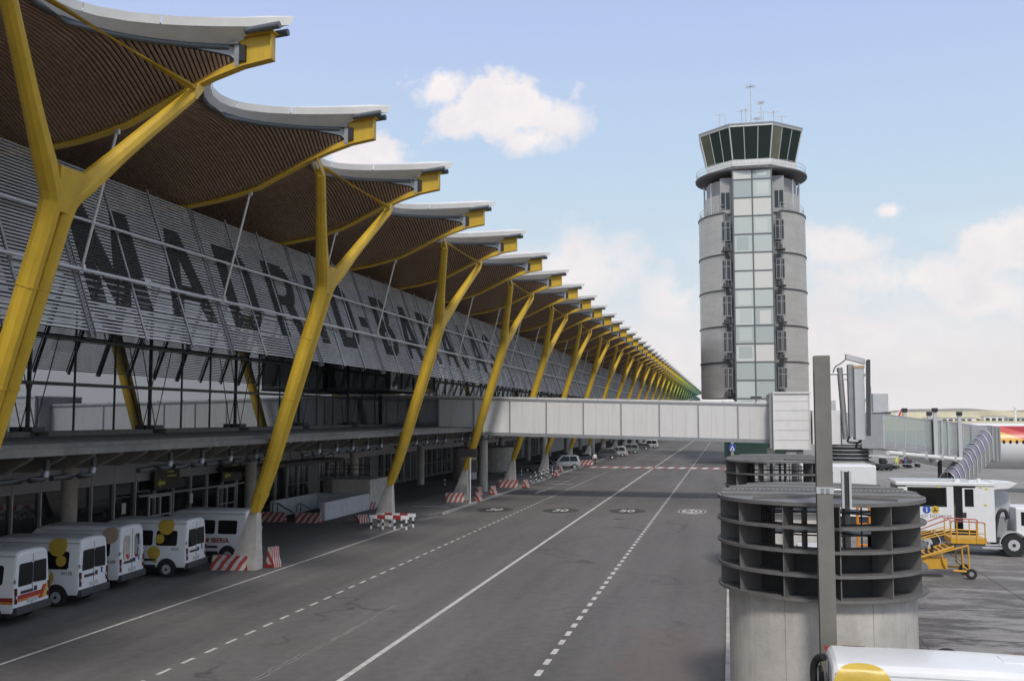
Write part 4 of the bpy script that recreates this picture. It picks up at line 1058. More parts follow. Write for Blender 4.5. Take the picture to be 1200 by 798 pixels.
# recessed upper floor
z5 = lev[5]; zd = zy(207)
MB().cyl((0, 0), 5.9, z5 - .1, zd + .4, 40).build('upper_drum', mat('upper_drum_grey', (.15, .15, .155), .6), CT)
for sx in (-3.6, 3.6): MB().bb((sx - .9, -6.02, z5), (sx + .9, -4.5, zd + .3)).build('upper_wall', TG, CT)
for sd_ in (1, -1):
    for (a0, a1) in ((36, 76), (104, 150)):
        if sd_ < 0: a0, a1 = -a1, -a0
        arcplate(MB(), 6.9, 7.0, a0, a1, z5, z5 + 3.0).build('upper_screen', SCRN, CT)
    w_ = MB().bb((3.75 * sd_ - .7, -6.0, z5 + .3), (3.75 * sd_ + .7, -4.5, z5 + 3.4)).build('tower_window', METG, CT)
    for a, b in ((-.6, -.06), (.06, .6)): MB().bb((3.75 * sd_ + a, -6.05, z5 + .6), (3.75 * sd_ + b, -5.9, z5 + 3.1)).build('window_pane', WIN, w_)
def railing(mb, r, z, h, n, a0=0, a1=360):
    for zz in (z + h, z + h * .5):
        mb.tube([(r * cos(radians(a0 + (a1 - a0) * i / n) - pi / 2), r * sin(radians(a0 + (a1 - a0) * i / n) - pi / 2), zz) for i in range(n + 1)], .035, 5, up=Vector((0, 0, 1)), cap=False)
    for i in range(n):
        a = radians(a0 + (a1 - a0) * i / n) - pi / 2; mb.tube([(r * cos(a), r * sin(a), z), (r * cos(a), r * sin(a), z + h)], .03, 4)
r_ = MB(); railing(r_, 7.6, z5 + .1, 1.15, 40, 31, 329); r_.build('terrace_railing', METL, CT)
for i in range(16):
    a = 2 * pi * i / 16 + .2
    if abs(sin(a + pi / 2 + pi)) < .38 and cos(a + pi / 2) > 0: pass
    MB().tube([(7.0 * cos(a), 7.0 * sin(a), z5), (7.0 * cos(a), 7.0 * sin(a), zd + .1)], .12, 8).build('balcony_strut', METL, CT)
# balcony disc (open underside) and cab
zB = zy(203)
dsk = MB(); dsk.tube([(0, 0, zB + .42), (0, 0, zB + .5), (0, 0, zB + .75), (0, 0, zB + .8)], [7.9, 8.15, 8.2, 8.15], 56); dsk.build('balcony_disc', mat('balcony_grey', (.11, .11, .115), .6, .2, var=.08), CT)
r_ = MB(); railing(r_, 8.0, zB + .8, 1.1, 48); r_.build('balcony_railing', METL, CT)
zs0, zs1, zs2 = zB + .8, zB + 2.3, zy(147)
def octa(r, z, rot=22.5): return [Vector((r * cos(radians(rot + 45 * i)), r * sin(radians(rot + 45 * i)), z)) for i in range(8)]
def octs(mb, r0, z0, r1, z1, m=0):
    a, b = octa(r0, z0), octa(r1, z1)
    mb.add(a + b, [(i, (i + 1) % 8, 8 + (i + 1) % 8, 8 + i) for i in range(8)] + [tuple(range(7, -1, -1)), tuple(range(8, 16))], m); return mb
octs(MB(), 6.75, zs0, 6.8, zs1 - .9).build('cab_sill', METG, CT); octs(MB(), 7.0, zs1 - .9, 7.05, zs1).build('cab_sill', METC, CT)
octs(MB(), 8.05, zs2 + .02, 8.15, zs2 + .4).build('cab_roof', mat('cab_roof_grey', (.3, .31, .33), .5), CT)
octs(MB(), 3.5, zs2 + .4, 3.2, zs2 + 1.0).build('roof_hatch', METL, CT)
a_, b_8 = octa(6.85, zs1), octa(7.95, zs2)
for i in range(8):
    p0, p1, q0, q1 = a_[i], a_[(i + 1) % 8], b_8[i], b_8[(i + 1) % 8]
    MB().tube([p0 * 1.003, q0 * 1.003], .11, 6).build('cab_corner_post', METL, CT)
    for j in range(3):
        f0, f1 = j / 3, (j + 1) / 3
        MB().add([p0.lerp(p1, f0), p0.lerp(p1, f1), q0.lerp(q1, f1), q0.lerp(q1, f0)], [(0, 1, 2, 3)]).build('cab_pane', CABG, CT)
        if j: MB().tube([p0.lerp(p1, f0), q0.lerp(q1, f0)], .06, 6).build('cab_mullion', METL, CT)
    MB().tube([q0, q1], .12, 6, up=Vector((0, 0, 1))).build('cab_rim', METL, CT)
zr_ = zs2 + .4
def ant(x, y, h, arms_=0):
    b = MB(); b.tube([(x, y, zr_), (x, y, zr_ + h)], [.11, .06], 6)
    for k in range(arms_):
        a = k * pi / arms_ * 1.0; l = .9
        b.tube([(x - l * cos(a), y - l * sin(a), zr_ + h * .93), (x + l * cos(a), y + l * sin(a), zr_ + h * .93)], .055, 4, up=Vector((0, 0, 1)))
    b.build('antenna', METL, CT)
ant(.2, -1, 8.0, 4); ant(-.6, -4, 3.2, 2); ant(-4.4, -3, 3.0, 1); ant(4.6, -2, 2.4, 1); ant(1.6, -4, 4.2, 3); ant(-3.6, -2, 2.6); ant(-1.2, -3, 3.4, 2); ant(1.0, -3, 2.0, 3); ant(2.1, 1, 4.3, 1); ant(-5, 1, 2.2); ant(3.4, -3.2, 2.8, 2); ant(-2.4, 2, 3.0)
for k, x in enumerate((-2.2, -1.2, .6)): MB().cyl((x, -4.4), .35, zr_, zr_ + .8, 10).build('radome', WPAINT, CT)
# white building at the tower's foot
fb_ = thing('raised_walkway', 'white raised walkway box left of the tower foot, just above the boarding bridge', 'walkway', (-1.2, 143, 0))
MB().bb((-2.9, -2, 6.2), (1.9, 2, 9.2)).build('wall', WHITE, fb_, bevel=.25)
for y in (-1.4, 1.4): MB().bb((1.3, y - .2, -.03), (1.7, y + .2, 6.2)).build('support_leg', METG, fb_)

# ================================================================ RINGS
FROST = bpy.data.materials.new('frosted_glass'); FROST.use_nodes = True
_t = FROST.node_tree; _b = _t.nodes['Principled BSDF']; _b.inputs['Base Color'].default_value = (.8, .8, .76, 1); _b.inputs['Transmission Weight'].default_value = .85; _b.inputs['Roughness'].default_value = .7; _b.inputs['IOR'].default_value = 1.1
_n = _t.nodes.new('ShaderNodeTexNoise'); _n.inputs['Scale'].default_value = 14; _n.inputs['Detail'].default_value = 6; _p = _t.nodes.new('ShaderNodeBump'); _p.inputs['Strength'].default_value = .8; _p.inputs['Distance'].default_value = .05; _t.links.new(_n.outputs[0], _p.inputs['Height']); _t.links.new(_p.outputs[0], _b.inputs['Normal'])
def vent_ring(c, R_, tops, label, full=True):
    o = thing('ventilation_ring', label, 'ventilation shaft', c, 0, 'round ventilation shafts beside the road')
    Rc = R_ * .90
    nst = 14
    zl = tops
    if full:
        for i in range(nst):
            a0, a1 = 360 / nst * i + .15, 360 / nst * (i + 1) - .15
            arcplate(MB(), Rc - .18, Rc, a0, a1, -.04, zl[-1] - .02, 5).build('concrete_panel', CONC, o)
    # lips
    for k, z in enumerate(zl):
        arcplate(MB(), R_ * .66, R_ * (1.0 if k == 0 else .995), 0, 360, z - .035, z, 64).build('ring_plate', TAR, o)
        arcplate(MB(), R_ * .985, R_ * 1.003, 0, 360, z - (.05 if k else .07), z + .010, 64).build('ring_lip', TAR, o)
    for k, (z1, z0) in enumerate(zip(zl, zl[1:])):
        for i in range(12):
            a = 2 * pi * i / 12 + radians(6) - pi / 2
            d = Vector((cos(a), sin(a), 0)); n = Vector((-sin(a), cos(a), 0)) * .012
            MB().hull8([d * R_ * .72 + n + Vector((0, 0, z0)), d * R_ * .72 - n + Vector((0, 0, z0)), d * R_ * .975 - n + Vector((0, 0, z0)), d * R_ * .975 + n + Vector((0, 0, z0))],
                       [d * R_ * .72 + n + Vector((0, 0, z1 - .035)), d * R_ * .72 - n + Vector((0, 0, z1 - .035)), d * R_ * .975 - n + Vector((0, 0, z1 - .035)), d * R_ * .975 + n + Vector((0, 0, z1 - .035))]).build('ring_fin', TAR, o)
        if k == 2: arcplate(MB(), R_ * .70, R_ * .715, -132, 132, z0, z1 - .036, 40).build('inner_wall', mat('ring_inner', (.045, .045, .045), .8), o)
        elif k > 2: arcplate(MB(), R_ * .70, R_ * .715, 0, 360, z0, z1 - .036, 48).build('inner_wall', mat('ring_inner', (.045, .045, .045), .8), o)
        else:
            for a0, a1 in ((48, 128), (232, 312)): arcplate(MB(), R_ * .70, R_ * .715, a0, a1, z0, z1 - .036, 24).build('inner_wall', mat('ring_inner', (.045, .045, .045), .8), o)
            for i in range(7):
                for base in (0,):
                    a = radians(base - 42 + 14 * i) - pi / 2
                    MB().tube([(R_ * .705 * cos(a), R_ * .705 * sin(a), z0), (R_ * .705 * cos(a), R_ * .705 * sin(a), z1 - .036)], (.018 if i % 3 else .05), 6).build('ring_bar', METD, o)
            for base in (0,): arcplate(MB(), R_ * .70, R_ * .712, base - 46, base + 46, (z0 + z1) / 2, (z0 + z1) / 2 + .03, 16).build('ring_bar', METD, o)
    # stepped lid: planks over the back two thirds
    z = zl[0]
    steps = ((.30, -.02, .012), (.72, .22, .05), (.94, .44, .09), (1.1, .66, .13))
    for j, (wd_, y0, dz) in enumerate(((1, -.18, .05), (1, .12, .085), (1, .42, .12), (1, .70, .155))):
        y = y0 * R_; x = math.sqrt(max(.02, 1 - y0 * y0)) * R_ * .97
        yy = (y0 + .29) * R_ if j < 3 else .94 * R_; x2 = math.sqrt(max(.02, 1 - min(.99, (yy / R_)) ** 2)) * R_ * .97
        MB().prism([(-x, y), (x, y), (x2, yy), (-x2, yy)], 'z', z + .001, z + dz).build('lid_plank', TAR, o)
    arcplate(MB(), .05, R_ * .70, 0, 360, z - .03, z - .002, 48).build('lid_plate', TAR, o)
    for s in (-1, 1):
        b = MB(); b.hull8([(s * .10 * R_, -.28 * R_, z), (s * .12 * R_, -.34 * R_, z), (s * .66 * R_, -.62 * R_, z), (s * .64 * R_, -.56 * R_, z)], [(s * .10 * R_, -.28 * R_, z + .07), (s * .12 * R_, -.34 * R_, z + .07), (s * .66 * R_, -.62 * R_, z + .05), (s * .64 * R_, -.56 * R_, z + .05)])
        b.build('lid_rib', TAR, o)
    bo = MB()
    for i in range(40):
        x = -R_ * .85 + i * R_ * 1.7 / 39; bo.cyl((x, .16 * R_ + .03 * (i % 2)), .018, z + .08, z + .10, 6)
    bo.build('lid_bolts', METD, o)['kind'] = 'stuff'
    return o
vent_ring((1.96, 23.72, 0), 2.27, (5.00, 4.50, 4.01, 3.52, 3.02), 'nearest round grey steel ventilation shaft on its concrete drum')
vent_ring((at(849, 540, 45).x + 2.3, 45, 0), 2.3, (4.92, 4.38, 3.84, 3.3, 2.8), 'round ventilation shaft farther back, half hidden behind the nearest one')

# ================================================================ POST with gate sign
PO = thing('steel_post', 'tall grey steel post standing in front of the nearest round shaft', 'post', (1.83, 20.72, 0))
b = MB(); b.bb((-.155, -.16, 0), (.155, -.14, 8.02)); b.bb((-.155, .14, 0), (.155, .16, 8.02)); b.bb((-.012, -.14, 0), (.012, .14, 8.02)); b.build('post_shaft', POSTM, PO)
MB().bb((-.165, -.17, 5.27), (.165, .17, 5.40)).build('clamp', METL, PO)
MB().box((-.05, -.18, 5.335), (.06, .02, .09)).box((.05, -.18, 5.335), (.06, .02, .09)).build('clamp_bolt', METG, PO)
MB().tube([(.16, 0, 5.34), (.34, 0, 5.34)], .028, 8, up=Vector((0, 0, 1))).build('lamp_arm', METL, PO)
lm_ = MB()
for x in (.33, .47): lm_.bb((x, -.06, 4.98), (x + .045, .10, 5.72))
lm_.bb((.375, .0, 5.0), (.47, .07, 5.70), 1); lm_.build('lamp_fitting', [METL, METD], PO)
SG = thing('gate_sign', 'grey box gate sign seen from its side, bracketed off the steel post', 'sign', (2.3, 20.72, 6.35))
def sp2(mb, n, m, bevel=0): return mb.build(n, m, SG, (-2.3, -20.72, -6.35), bevel=bevel)
sp2(MB().tube([(1.98, 20.72, 7.66), (2.36, 20.72, 7.66)], .028, 8, up=Vector((0, 0, 1))), 'sign_arm', METL)
sp2(MB().tube([(2.2, 20.72, 7.55), (2.55, 20.72, 7.55)], .02, 8, up=Vector((0, 0, 1))), 'sign_arm', METL)
sp2(MB().tube([(2.18, 20.72, 7.78), (2.26, 20.72, 6.35)], .058, 10), 'sign_tube', METG)
sp2(MB().bb((2.33, 20.60, 6.40), (2.43, 20.84, 7.84)), 'sign_channel', METG)
sp2(MB().bb((2.43, 20.50, 6.34), (2.62, 20.95, 7.76)), 'sign_box', LGREY, .008)
sp2(MB().bb((2.425, 20.49, 7.76), (2.63, 20.96, 7.81)), 'sign_top_trim', mat('tan_trim', (.50, .36, .22), .6))
sp2(MB().hull8([(2.63, 20.40, 6.42), (2.70, 20.40, 6.42), (2.76, 21.0, 6.42), (2.69, 21.0, 6.42)], [(2.66, 20.40, 7.92), (2.73, 20.40, 7.92), (2.79, 21.0, 7.92), (2.72, 21.0, 7.92)]), 'display_face', mat('display_dark', (.06, .06, .075), .35))
lf = MB(); lf.hull8([(2.30, 20.62, 7.95), (2.66, 20.62, 7.84), (2.66, 20.82, 7.84), (2.30, 20.82, 7.95)], [(2.30, 20.62, 8.05), (2.66, 20.62, 7.95), (2.66, 20.82, 7.95), (2.30, 20.82, 8.05)]); sp2(lf, 'sign_lamp', METL)
sp2(MB().tube(catm([(2.31, 20.7, 7.95), (2.2, 20.7, 7.86), (2.10, 20.7, 7.80), (2.05, 20.7, 7.68)], 5), .012, 6), 'lamp_cable', BLACK)
sp2(MB().tube(catm([(2.35, 20.7, 6.42), (2.30, 20.7, 6.30), (2.5, 20.7, 6.28), (2.55, 20.7, 6.33), (2.45, 20.7, 6.22), (2.52, 20.7, 6.15)], 5), .022, 6), 'sign_cable', BLACK)
for z in (6.62, 7.12, 7.62): sp2(MB().box((2.65, 20.48, z), (.06, .05, .06)), 'sign_hinge', METL)

# ================================================================ VANS
ref_w, ref_wt = .98, .82
def van(label, loc, rz, style, group=None, zh=2.38, high=False):
    o = thing('parked_van', label, 'van', loc, rz, group)
    L0 = -2.45
    ST = [(L0, zh - .12, .93, ref_wt - .05), (L0 + .03, zh - .05, .96, ref_wt - .02), (L0 + .10, zh, .98, ref_wt), (0, zh + .02, .98, ref_wt), (.95, zh, .98, ref_wt), (1.22, zh - .07, .98, ref_wt), (1.48, zh - .32, .98, ref_wt), (1.85, 1.75, .97, .84), (2.1, 1.38, .96, .88), (2.3, 1.2, .94, .88), (2.46, 1.05, .90, .85), (2.53, .8, .86, .82), (2.54, .5, .85, .8)]
    def ring(x, zt, w, wt):
        pr_ = [(w * .97, .42), (w, .55), (w, 1.0), (w - (w - wt) * .25, 1.38), (wt + .03, zh - .2), (wt - .02, zh - .07), (wt - .12, zh - .01), (wt * .5, zh + .02), (0, zh + .03)]
        k = (zt - .42) / (zh - .42)
        pr_ = [(a, .42 + (z - .42) * k) for a, z in pr_]
        full = pr_ + [(-a, z) for a, z in pr_[-2::-1]]
        return [(x, a, z) for a, z in full]
    vs = []; 
    for s in ST: vs += ring(*s)
    n = 17; fs = [(i * n + j, i * n + j + 1, (i + 1) * n + j + 1, (i + 1) * n + j) for i in range(len(ST) - 1) for j in range(n - 1)]
    fs += [(i * n + n - 1, i * n, (i + 1) * n, (i + 1) * n + n - 1) for i in range(len(ST) - 1)]
    b = MB(); b.add(vs, fs, 0, False); b.add(vs[:n], [tuple(range(n))[::-1]]); b.add(vs[-n:], [tuple(range(n))])
    body = b.build('body', WPAINT, o)
    bv = body.modifiers.new('s', 'BEVEL'); bv.width = .03; bv.segments = 3; bv.limit_method = 'ANGLE'; bv.angle_limit = radians(25)
    for p_ in body.data.polygons: p_.use_smooth = True
    def ys(z):
        if z < 1.0: return .98
        if z < 1.38: return .98 - (.98 - ref_wt) * .25 * (z - 1.0) / .38
        a = .98 - (.98 - ref_wt) * .25; b2 = ref_wt + .03
        if z < zh - .2: return a + (b2 - a) * (z - 1.38) / (zh - .2 - 1.38)
        return b2 - .05 * (z - zh + .2) / .13
    def patch(name, poly, m, side, off=.006, parent=None):
        c = [(x, side * (ys(z) + off), z) for x, z in poly]; c2 = [(x, side * (ys(z) - .01), z) for x, z in poly]
        k = len(poly)
        mb = MB().add(c + c2, [tuple(range(k))] + [(i, (i + 1) % k, k + (i + 1) % k, k + i) for i in range(k)]); return mb.build(name, m, parent or o)
    def rr(x0, z0, x1, z1, r=.06):
        return [(x0 + r, z0), (x1 - r, z0), (x1, z0 + r), (x1, z1 - r), (x1 - r, z1), (x0 + r, z1), (x0, z1 - r), (x0, z0 + r)]
    for side in (1, -1):
        for x0, x1 in (((-2.02, -1.08), (-.92, .02), (.2, .95)) if style != 'plain' else ((.2, .95), (-2.02, -1.5))):
            patch('side_window', rr(x0, 1.32, x1, 1.95), VGL, side)
        patch('door_window', [(1.08, 1.3), (1.78, 1.3), (1.5, 1.78), (1.3, 1.92), (1.08, 1.92)], VGL, side)
        patch('roof_gutter', [(-2.4, zh - .155), (1.0, zh - .155), (1.0, zh - .135), (-2.4, zh - .135)], METG, side, .012)
        patch('fuel_flap' if side > 0 else 'slide_rail', [(-.9, 1.05), (.1, 1.05), (.1, 1.075), (-.9, 1.075)], METG, side, .006)
        patch('side_moulding', [(-1.1, .68), (1.1, .68), (1.1, .78), (-1.1, .78)], BLACK, side, .015)
        patch('door_seam', [(.14, .5), (.152, .5), (.152, 2.1), (.14, 2.1)], BLACK, side, .003)
        patch('door_seam', [(-1.0, .5), (-.988, .5), (-.988, 2.2), (-1.0, 2.2)], BLACK, side, .003)
        patch('door_seam', [(1.02, .5), (1.032, .5), (1.032, 2.05), (1.02, 2.05)], BLACK, side, .003)
        for wx in (-1.6, 1.62):
            patch('wheel_arch', [(wx + .44 * cos(a), .36 + .44 * sin(a)) for a in [pi * k / 12 for k in range(13)]], BLACK, side, .008)
            wl = MB().tube([(wx, side * .80, .335), (wx, side * 1.0, .335)], .335, 24).build('wheel', RUB, o)
            MB().tube([(wx, side * .99, .335), (wx, side * 1.012, .335)], .20, 16).build('wheel_rim', METL, wl)
            MB().tube([(wx, side * 1.0, .335), (wx, side * 1.03, .335)], .06, 8).build('hub_cap', METD, wl)
        patch('sill', [(-1.1, .38), (1.15, .38), (1.15, .52), (-1.1, .52)], METD if side < 0 else BLACK, side, .01)
        MB().box((1.62, side * 1.14, 1.35), (.10, .16, .34)).box((1.6, side * 1.02, 1.25), (.05, .2, .05)).build('wing_mirror', BLACK, o)
    # rear
    xr = L0 - .004
    def rear(name, poly, m, off=.012, parent=None): return MB().prism(poly, 'x', xr - off, xr + .02).build(name, m, parent or o)
    def tap(y, z): return y * (1 - .10 * max(0, z - 1.0) / 1.4)
    if high:
        for a, c in ((-.70, -.20), (.20, .70)):
            rear('rear_window', [(tap(y, z), z) for y, z in [(a + .08, 1.15), (c - .08, 1.15), (c, 1.25), (c, 1.98), (c - .1, 2.08), (a + .1, 2.08), (a, 1.98), (a, 1.25)]], VGL)
    else:
        for a, c in ((-.78, -.035), (.035, .78)):
            rear('rear_window', [(tap(y, z), z) for y, z in [(a + .03, 1.25), (c - .03, 1.25 if abs(c) > .5 else 1.28), (c, 1.32), (c, 1.92), (c - .05, 1.98), (a + .05, 1.98), (a, 1.92), (a, 1.32)]], VGL)
    rear('rear_seam', [(-.008, .5), (.008, .5), (.008, zh - .15), (-.008, zh - .15)], BLACK, .006)
    for s in (-1, 1):
        tl = rear('tail_light', [(s * .82, .72), (s * .93, .72), (s * .93, 1.22), (s * .84, 1.22)], mat('tail_light_red', (.10, .012, .012), .25), .03)
        MB().bb((xr - .034, s * .84 - .02, .88), (xr - .02, s * .84 + .06, .98)).build('light_lens', METL, tl)
        rear('door_hinge', [(s * .90, 1.38), (s * .955, 1.38), (s * .955, 1.50), (s * .90, 1.50)], METG, .02)
    rear('handle_trim', [(-.02, 1.0), (.62, 1.0), (.62, 1.09), (-.02, 1.09)], BLACK, .02); rear('door_handle', [(-.22, 1.0), (-.10, 1.0), (-.10, 1.15), (-.22, 1.15)], BLACK, .03)
    MB().bb((xr - .03, -.26, .68), (xr, .26, .80)).build('number_plate', mat('plate_white', (.5, .5, .48), .5), o)
    MB().bb((L0 - .12, -.95, .36), (L0 + .06, .95, .60)).build('rear_bumper', mat('bumper_grey', (.05, .052, .055), .6), o, bevel=.02)
    MB().bb((2.46, -.9, .34), (2.62, .9, .62)).build('front_bumper', mat('bumper_grey', (.05, .052, .055), .6), o, bevel=.03)
    MB().add([(1.55, -.78, zh - .36), (1.55, .78, zh - .36), (2.07, .86, 1.42), (2.07, -.86, 1.42)], [(0, 1, 2, 3)]).build('windscreen', VGL, o, (.03, 0, .02))
    MB().bb((-2.3, -.8, .28), (2.3, .8, .45)).build('underbody', BLACK, o)
    YD = mat('yellow_dot', (.60, .42, .06), .35)
    pl0 = [(.98, 1.0), (.98 - (.98 - ref_wt) * .25, 1.38), (ref_wt + .03, zh - .2), (ref_wt - .02, zh - .07), (ref_wt - .12, zh - .01), (ref_wt * .5, zh + .02), (0, zh + .03)]
    def surf(z):
        s = z - 1.0
        if s < 0: return Vector((0, .995, z))
        for (y0, z0), (y1, z1) in zip(pl0, pl0[1:]):
            d = math.hypot(y1 - y0, z1 - z0)
            if s <= d or (y1, z1) == pl0[-1]:
                f = s / d; nn_ = Vector((0, z1 - z0, -(y1 - y0))).normalized()
                return Vector((0, y0 + (y1 - y0) * f, z0 + (z1 - z0) * f)) + nn_ * .016
            s -= d
    def dot(x, z, r, m=YD, zmax=None):
        for sd__ in (1, -1):
            vs = []; nr = 10
            for i in range(nr + 1):
                for j in range(32):
                    a = 2 * pi * j / 32; p = surf(z + r * i / nr * sin(a)); vs.append((x + r * i / nr * cos(a), sd__ * p.y, p.z))
            MB().add(vs, [(i * 32 + j, i * 32 + (j + 1) % 32, (i + 1) * 32 + (j + 1) % 32, (i + 1) * 32 + j) for i in range(nr) for j in range(32)], 0, True).build('yellow_dot', m, o)
        return
    def dot_old(x, z, r, m=YD, zmax=None):
        pts = [(x + r * cos(a), min(z + r * sin(a), zh - .09)) for a in [2 * pi * k / 28 for k in range(28)]]
        k_ = []
        for q in pts:
            if not k_ or q != k_[-1]: k_.append(q)
        for sd__ in (1, -1): patch('yellow_dot', k_, m, sd__, .012)
    def roofdot(x, r, m=YD):
        for sd__ in (1, -1):
            c = []
            for a in [pi * k / 14 for k in range(15)]:
                c.append((x + r * cos(a), sd__ * (ref_wt - .04 - r * .55 * sin(a)), zh + .022 - .045 * (1 - min(1, sin(a) * 2.2))))
            MB().add(c, [tuple(range(15))]).build('roof_dot', m, o)
    BLU = mat('blue_print', (.05, .07, .30), .4)
    if style == 'dots':
        dot(-1.55, 2.14, .36); dot(-1.72, 1.62, .2); dot(-1.95, 1.02, .26) if False else dot(-1.22, 1.02, .28); dot(-1.28, .74, .1)
    if style == 'dots2':
        dot(-1.5, 2.14, .36); dot(-1.25, 1.60, .2); dot(-1.02, 1.02, .28); dot(-1.08, .70, .1)
    if style == 'beige': dot(-2.0, 2.15, .34, mat('beige_dot', (.50, .38, .29), .4))
    if style == 'plain': dot(-1.95, 2.10, .50)
    if style == 'stripe':
        for side in (1, -1):
            patch('red_stripe', [(-2.42, .80), (2.2, .80), (2.2, .93), (-2.42, .93)], RED, side, .008); patch('orange_stripe', [(-2.42, .72), (2.2, .72), (2.2, .797), (-2.42, .797)], mat('orange_paint', (.62, .24, .04), .4), side, .008)
        rear('red_stripe', [(.75, .84), (-.75, .84), (-.75, .97), (.75, .97)], RED, .016); rear('orange_stripe', [(.75, .76), (-.75, .76), (-.75, .836), (.75, .836)], mat('orange_paint', (.62, .24, .04), .4), .016)
        rear('tail_emblem', [(-.35, .7), (-.55, .7), (-.8, 1.12), (-.6, 1.12)], RED, .02); rear('tail_emblem', [(-.52, .7), (-.72, .7), (-.88, 1.0), (-.88, 1.12), (-.76, 1.12)], YD, .024)
    else:
        rear('blue_emblem', [(tap(-.5, 1.1), 1.02), (tap(-.6, 1.1), 1.02), (tap(-.56, 1.1), 1.12), (tap(-.62, 1.1), 1.22), (tap(-.48, 1.1), 1.22)], BLU)
    def side_txt(txt, x, z, size, m, sd__=1, bold=.0):
        me = text_mesh(txt, size, m, bold=bold); q = put(me, 'lettering', o); y = sd__ * (ys(z) + .012)
        q.matrix_local = Matrix.Translation((x, y, z)) @ Matrix.Rotation(pi if sd__ > 0 else 0, 4, 'Z') @ Matrix.Rotation(pi / 2, 4, 'X')
    return o, side_txt, rear, patch
RD = mat('dark_red_print', (.32, .02, .03), .4)
BK = mat('dark_print', (.04, .04, .045), .5)
GV = 'white vans parked nose in under the canopy'
rot = pi - radians(0)
def place(xr, yn, ang): # rear plane x and near side y -> centre
    return (xr - 2.45, yn + .98, 0), pi + radians(ang)
l, r = place(-22.85, 27.9, 5); o1, t1, *_ = van('white van with red and orange stripe at its rear, nearest the left edge', l, r, 'stripe', GV)
t1('N437', -1.75, 1.12, .20, BK)
l, r = place(-22.95, 31.3, 5); o2, t2, *_ = van('white van with big yellow dots and wide rear windows, second from the left edge', l, r, 'dots', GV)
t2('N128', -1.98, 1.18, .18, BK)
l, r = place(-23.5, 34.5, 5); o3, t3, rr3, _ = van('taller white van with two narrow rear windows and a beige dot', l, r, 'beige', GV, zh=2.46, high=True)
t3('N109', -2.1, 1.12, .18, BK)
for y in (.13, -.02): rr3('rear_digit', [(y + .04, 1.0), (y - .03, 1.0), (y - .03, 1.14), (y + .04, 1.14)], BK, .014)
l, r = place(-22.7, 38.0, 5); o4, t4, *_ = van('white van with yellow dots parked just left of the concrete column foot', l, r, 'dots2', GV)
t4('4225', -1.95, 1.18, .17, BK)
l, r = place(-22.2, 42.4, 3); o5, t5, _, p5 = van('white van with dark lettering half hidden behind the concrete column foot', l, r, 'airline', GV)
t5('IBERIA', -1.22, 1.02, .31, RD, bold=.008)
p5('red_badge', [(-.66, .93), (-.34, .93), (-.34, 1.12), (-.66, 1.12)], RED, 1, .012)
van('white van cut off by the bottom of the photo, yellow dot on its roof edge', (4.14, 19.05, 0), radians(-1.5), 'plain', None, zh=2.5)
v6 = bpy.data.objects['parked_van.005']
MB().tube(catm([(-2.50, .55, 2.30), (-2.62, .70, 2.22), (-2.68, .80, 2.0), (-2.66, .82, 1.6), (-2.58, .84, 1.2)], 4), .07, 8).build('door_trim', BLACK, v6)
MB().bb((-2.60, .30, 1.30), (-2.52, .78, 2.1)).build('rear_glass', VGL, v6, bevel=.02)
MB().box((-2.44, .80, 2.42), (.06, .10, .07)).build('marker_light', RED, v6)
for k in range(3): MB().box((-.9 + k * .0 + .2, .25 - .25 * k, 2.53), (.7, .05, .012)).build('roof_rib', WPAINT, v6)
MB().box((.9, .1, 2.535), (.9, .5, .02)).build('roof_hatch', WPAINT, v6, bevel=.006)

# ================================================================ BARRIERS, BOLLARDS, BARRICADES
STM = bpy.data.materials.new('red_white_stripes'); STM.use_nodes = True
t_ = STM.node_tree; n_ = t_.nodes; l_ = t_.links; b_ = n_['Principled BSDF']; b_.inputs['Roughness'].default_value = .55
tc_ = n_.new('ShaderNodeTexCoord'); sp3 = n_.new('ShaderNodeSeparateXYZ'); l_.new(tc_.outputs['Object'], sp3.inputs[0])
q_ = M2('ADD', M2('ADD', sp3.outputs[0], sp3.outputs[1]), M2('MULTIPLY', sp3.outputs[2], -1.0))
fr2 = M2('FRACT', M2('DIVIDE', q_, .42)); nz_ = n_.new('ShaderNodeTexNoise'); nz_.inputs['Scale'].default_value = 6; l_.new(tc_.outputs['Object'], nz_.inputs[0])
cc_ = MX(M2('GREATER_THAN', fr2, .5), (.36, .05, .04), (.52, .48, .44))
cc_ = MX(M2('MULTIPLY', M2('GREATER_THAN', nz_.outputs[0], .62), .35), cc_, (.2, .15, .13)); l_.new(cc_, b_.inputs['Base Color'])
bar_me = MB().prism([(-.28, 0), (.28, 0), (.25, .12), (.14, .30), (.11, .62), (-.11, .62), (-.14, .30), (-.25, .12)], 'x', -.82, .82).mesh('striped_barrier', STM)
bas_me = MB().bb((-.84, -.29, -.0), (-.80, .29, .10)).bb((.80, -.29, 0), (.84, .29, .10)).mesh('barrier_end', RED)
lft = MB().box((-.5, 0, .625), (.1, .06, .05)).box((.5, 0, .625), (.1, .06, .05)).mesh('lifting_eye', METG)
def barrier(px, py, rz, label, sx=1.0, sz=1.0, cat='barrier', z=0):
    c = gr(px, py, z); o = thing('road_barrier', label, cat, c, rz, 'red and white striped barriers round the columns'); o.scale = (sx, 1, sz)
    put(bar_me, 'barrier_body', o); put(bas_me, 'barrier_end', o); put(lft, 'lifting_eye', o)
    return o
barrier(270, 667, radians(5), 'red and white striped barrier in front of the first concrete column foot')
barrier(299, 655, radians(80), 'striped barrier seen end on, tucked behind the first concrete column foot', .3, 1.2)
barrier(320, 664, radians(75), 'striped barrier standing end on, right of the first concrete column foot', .32, 1.45)
barrier(320, 611, radians(2), 'striped barrier left of the concrete stairwell, just right of the yellow column')
barrier(361, 612, radians(2), 'striped barrier at the mouth of the concrete stairwell')
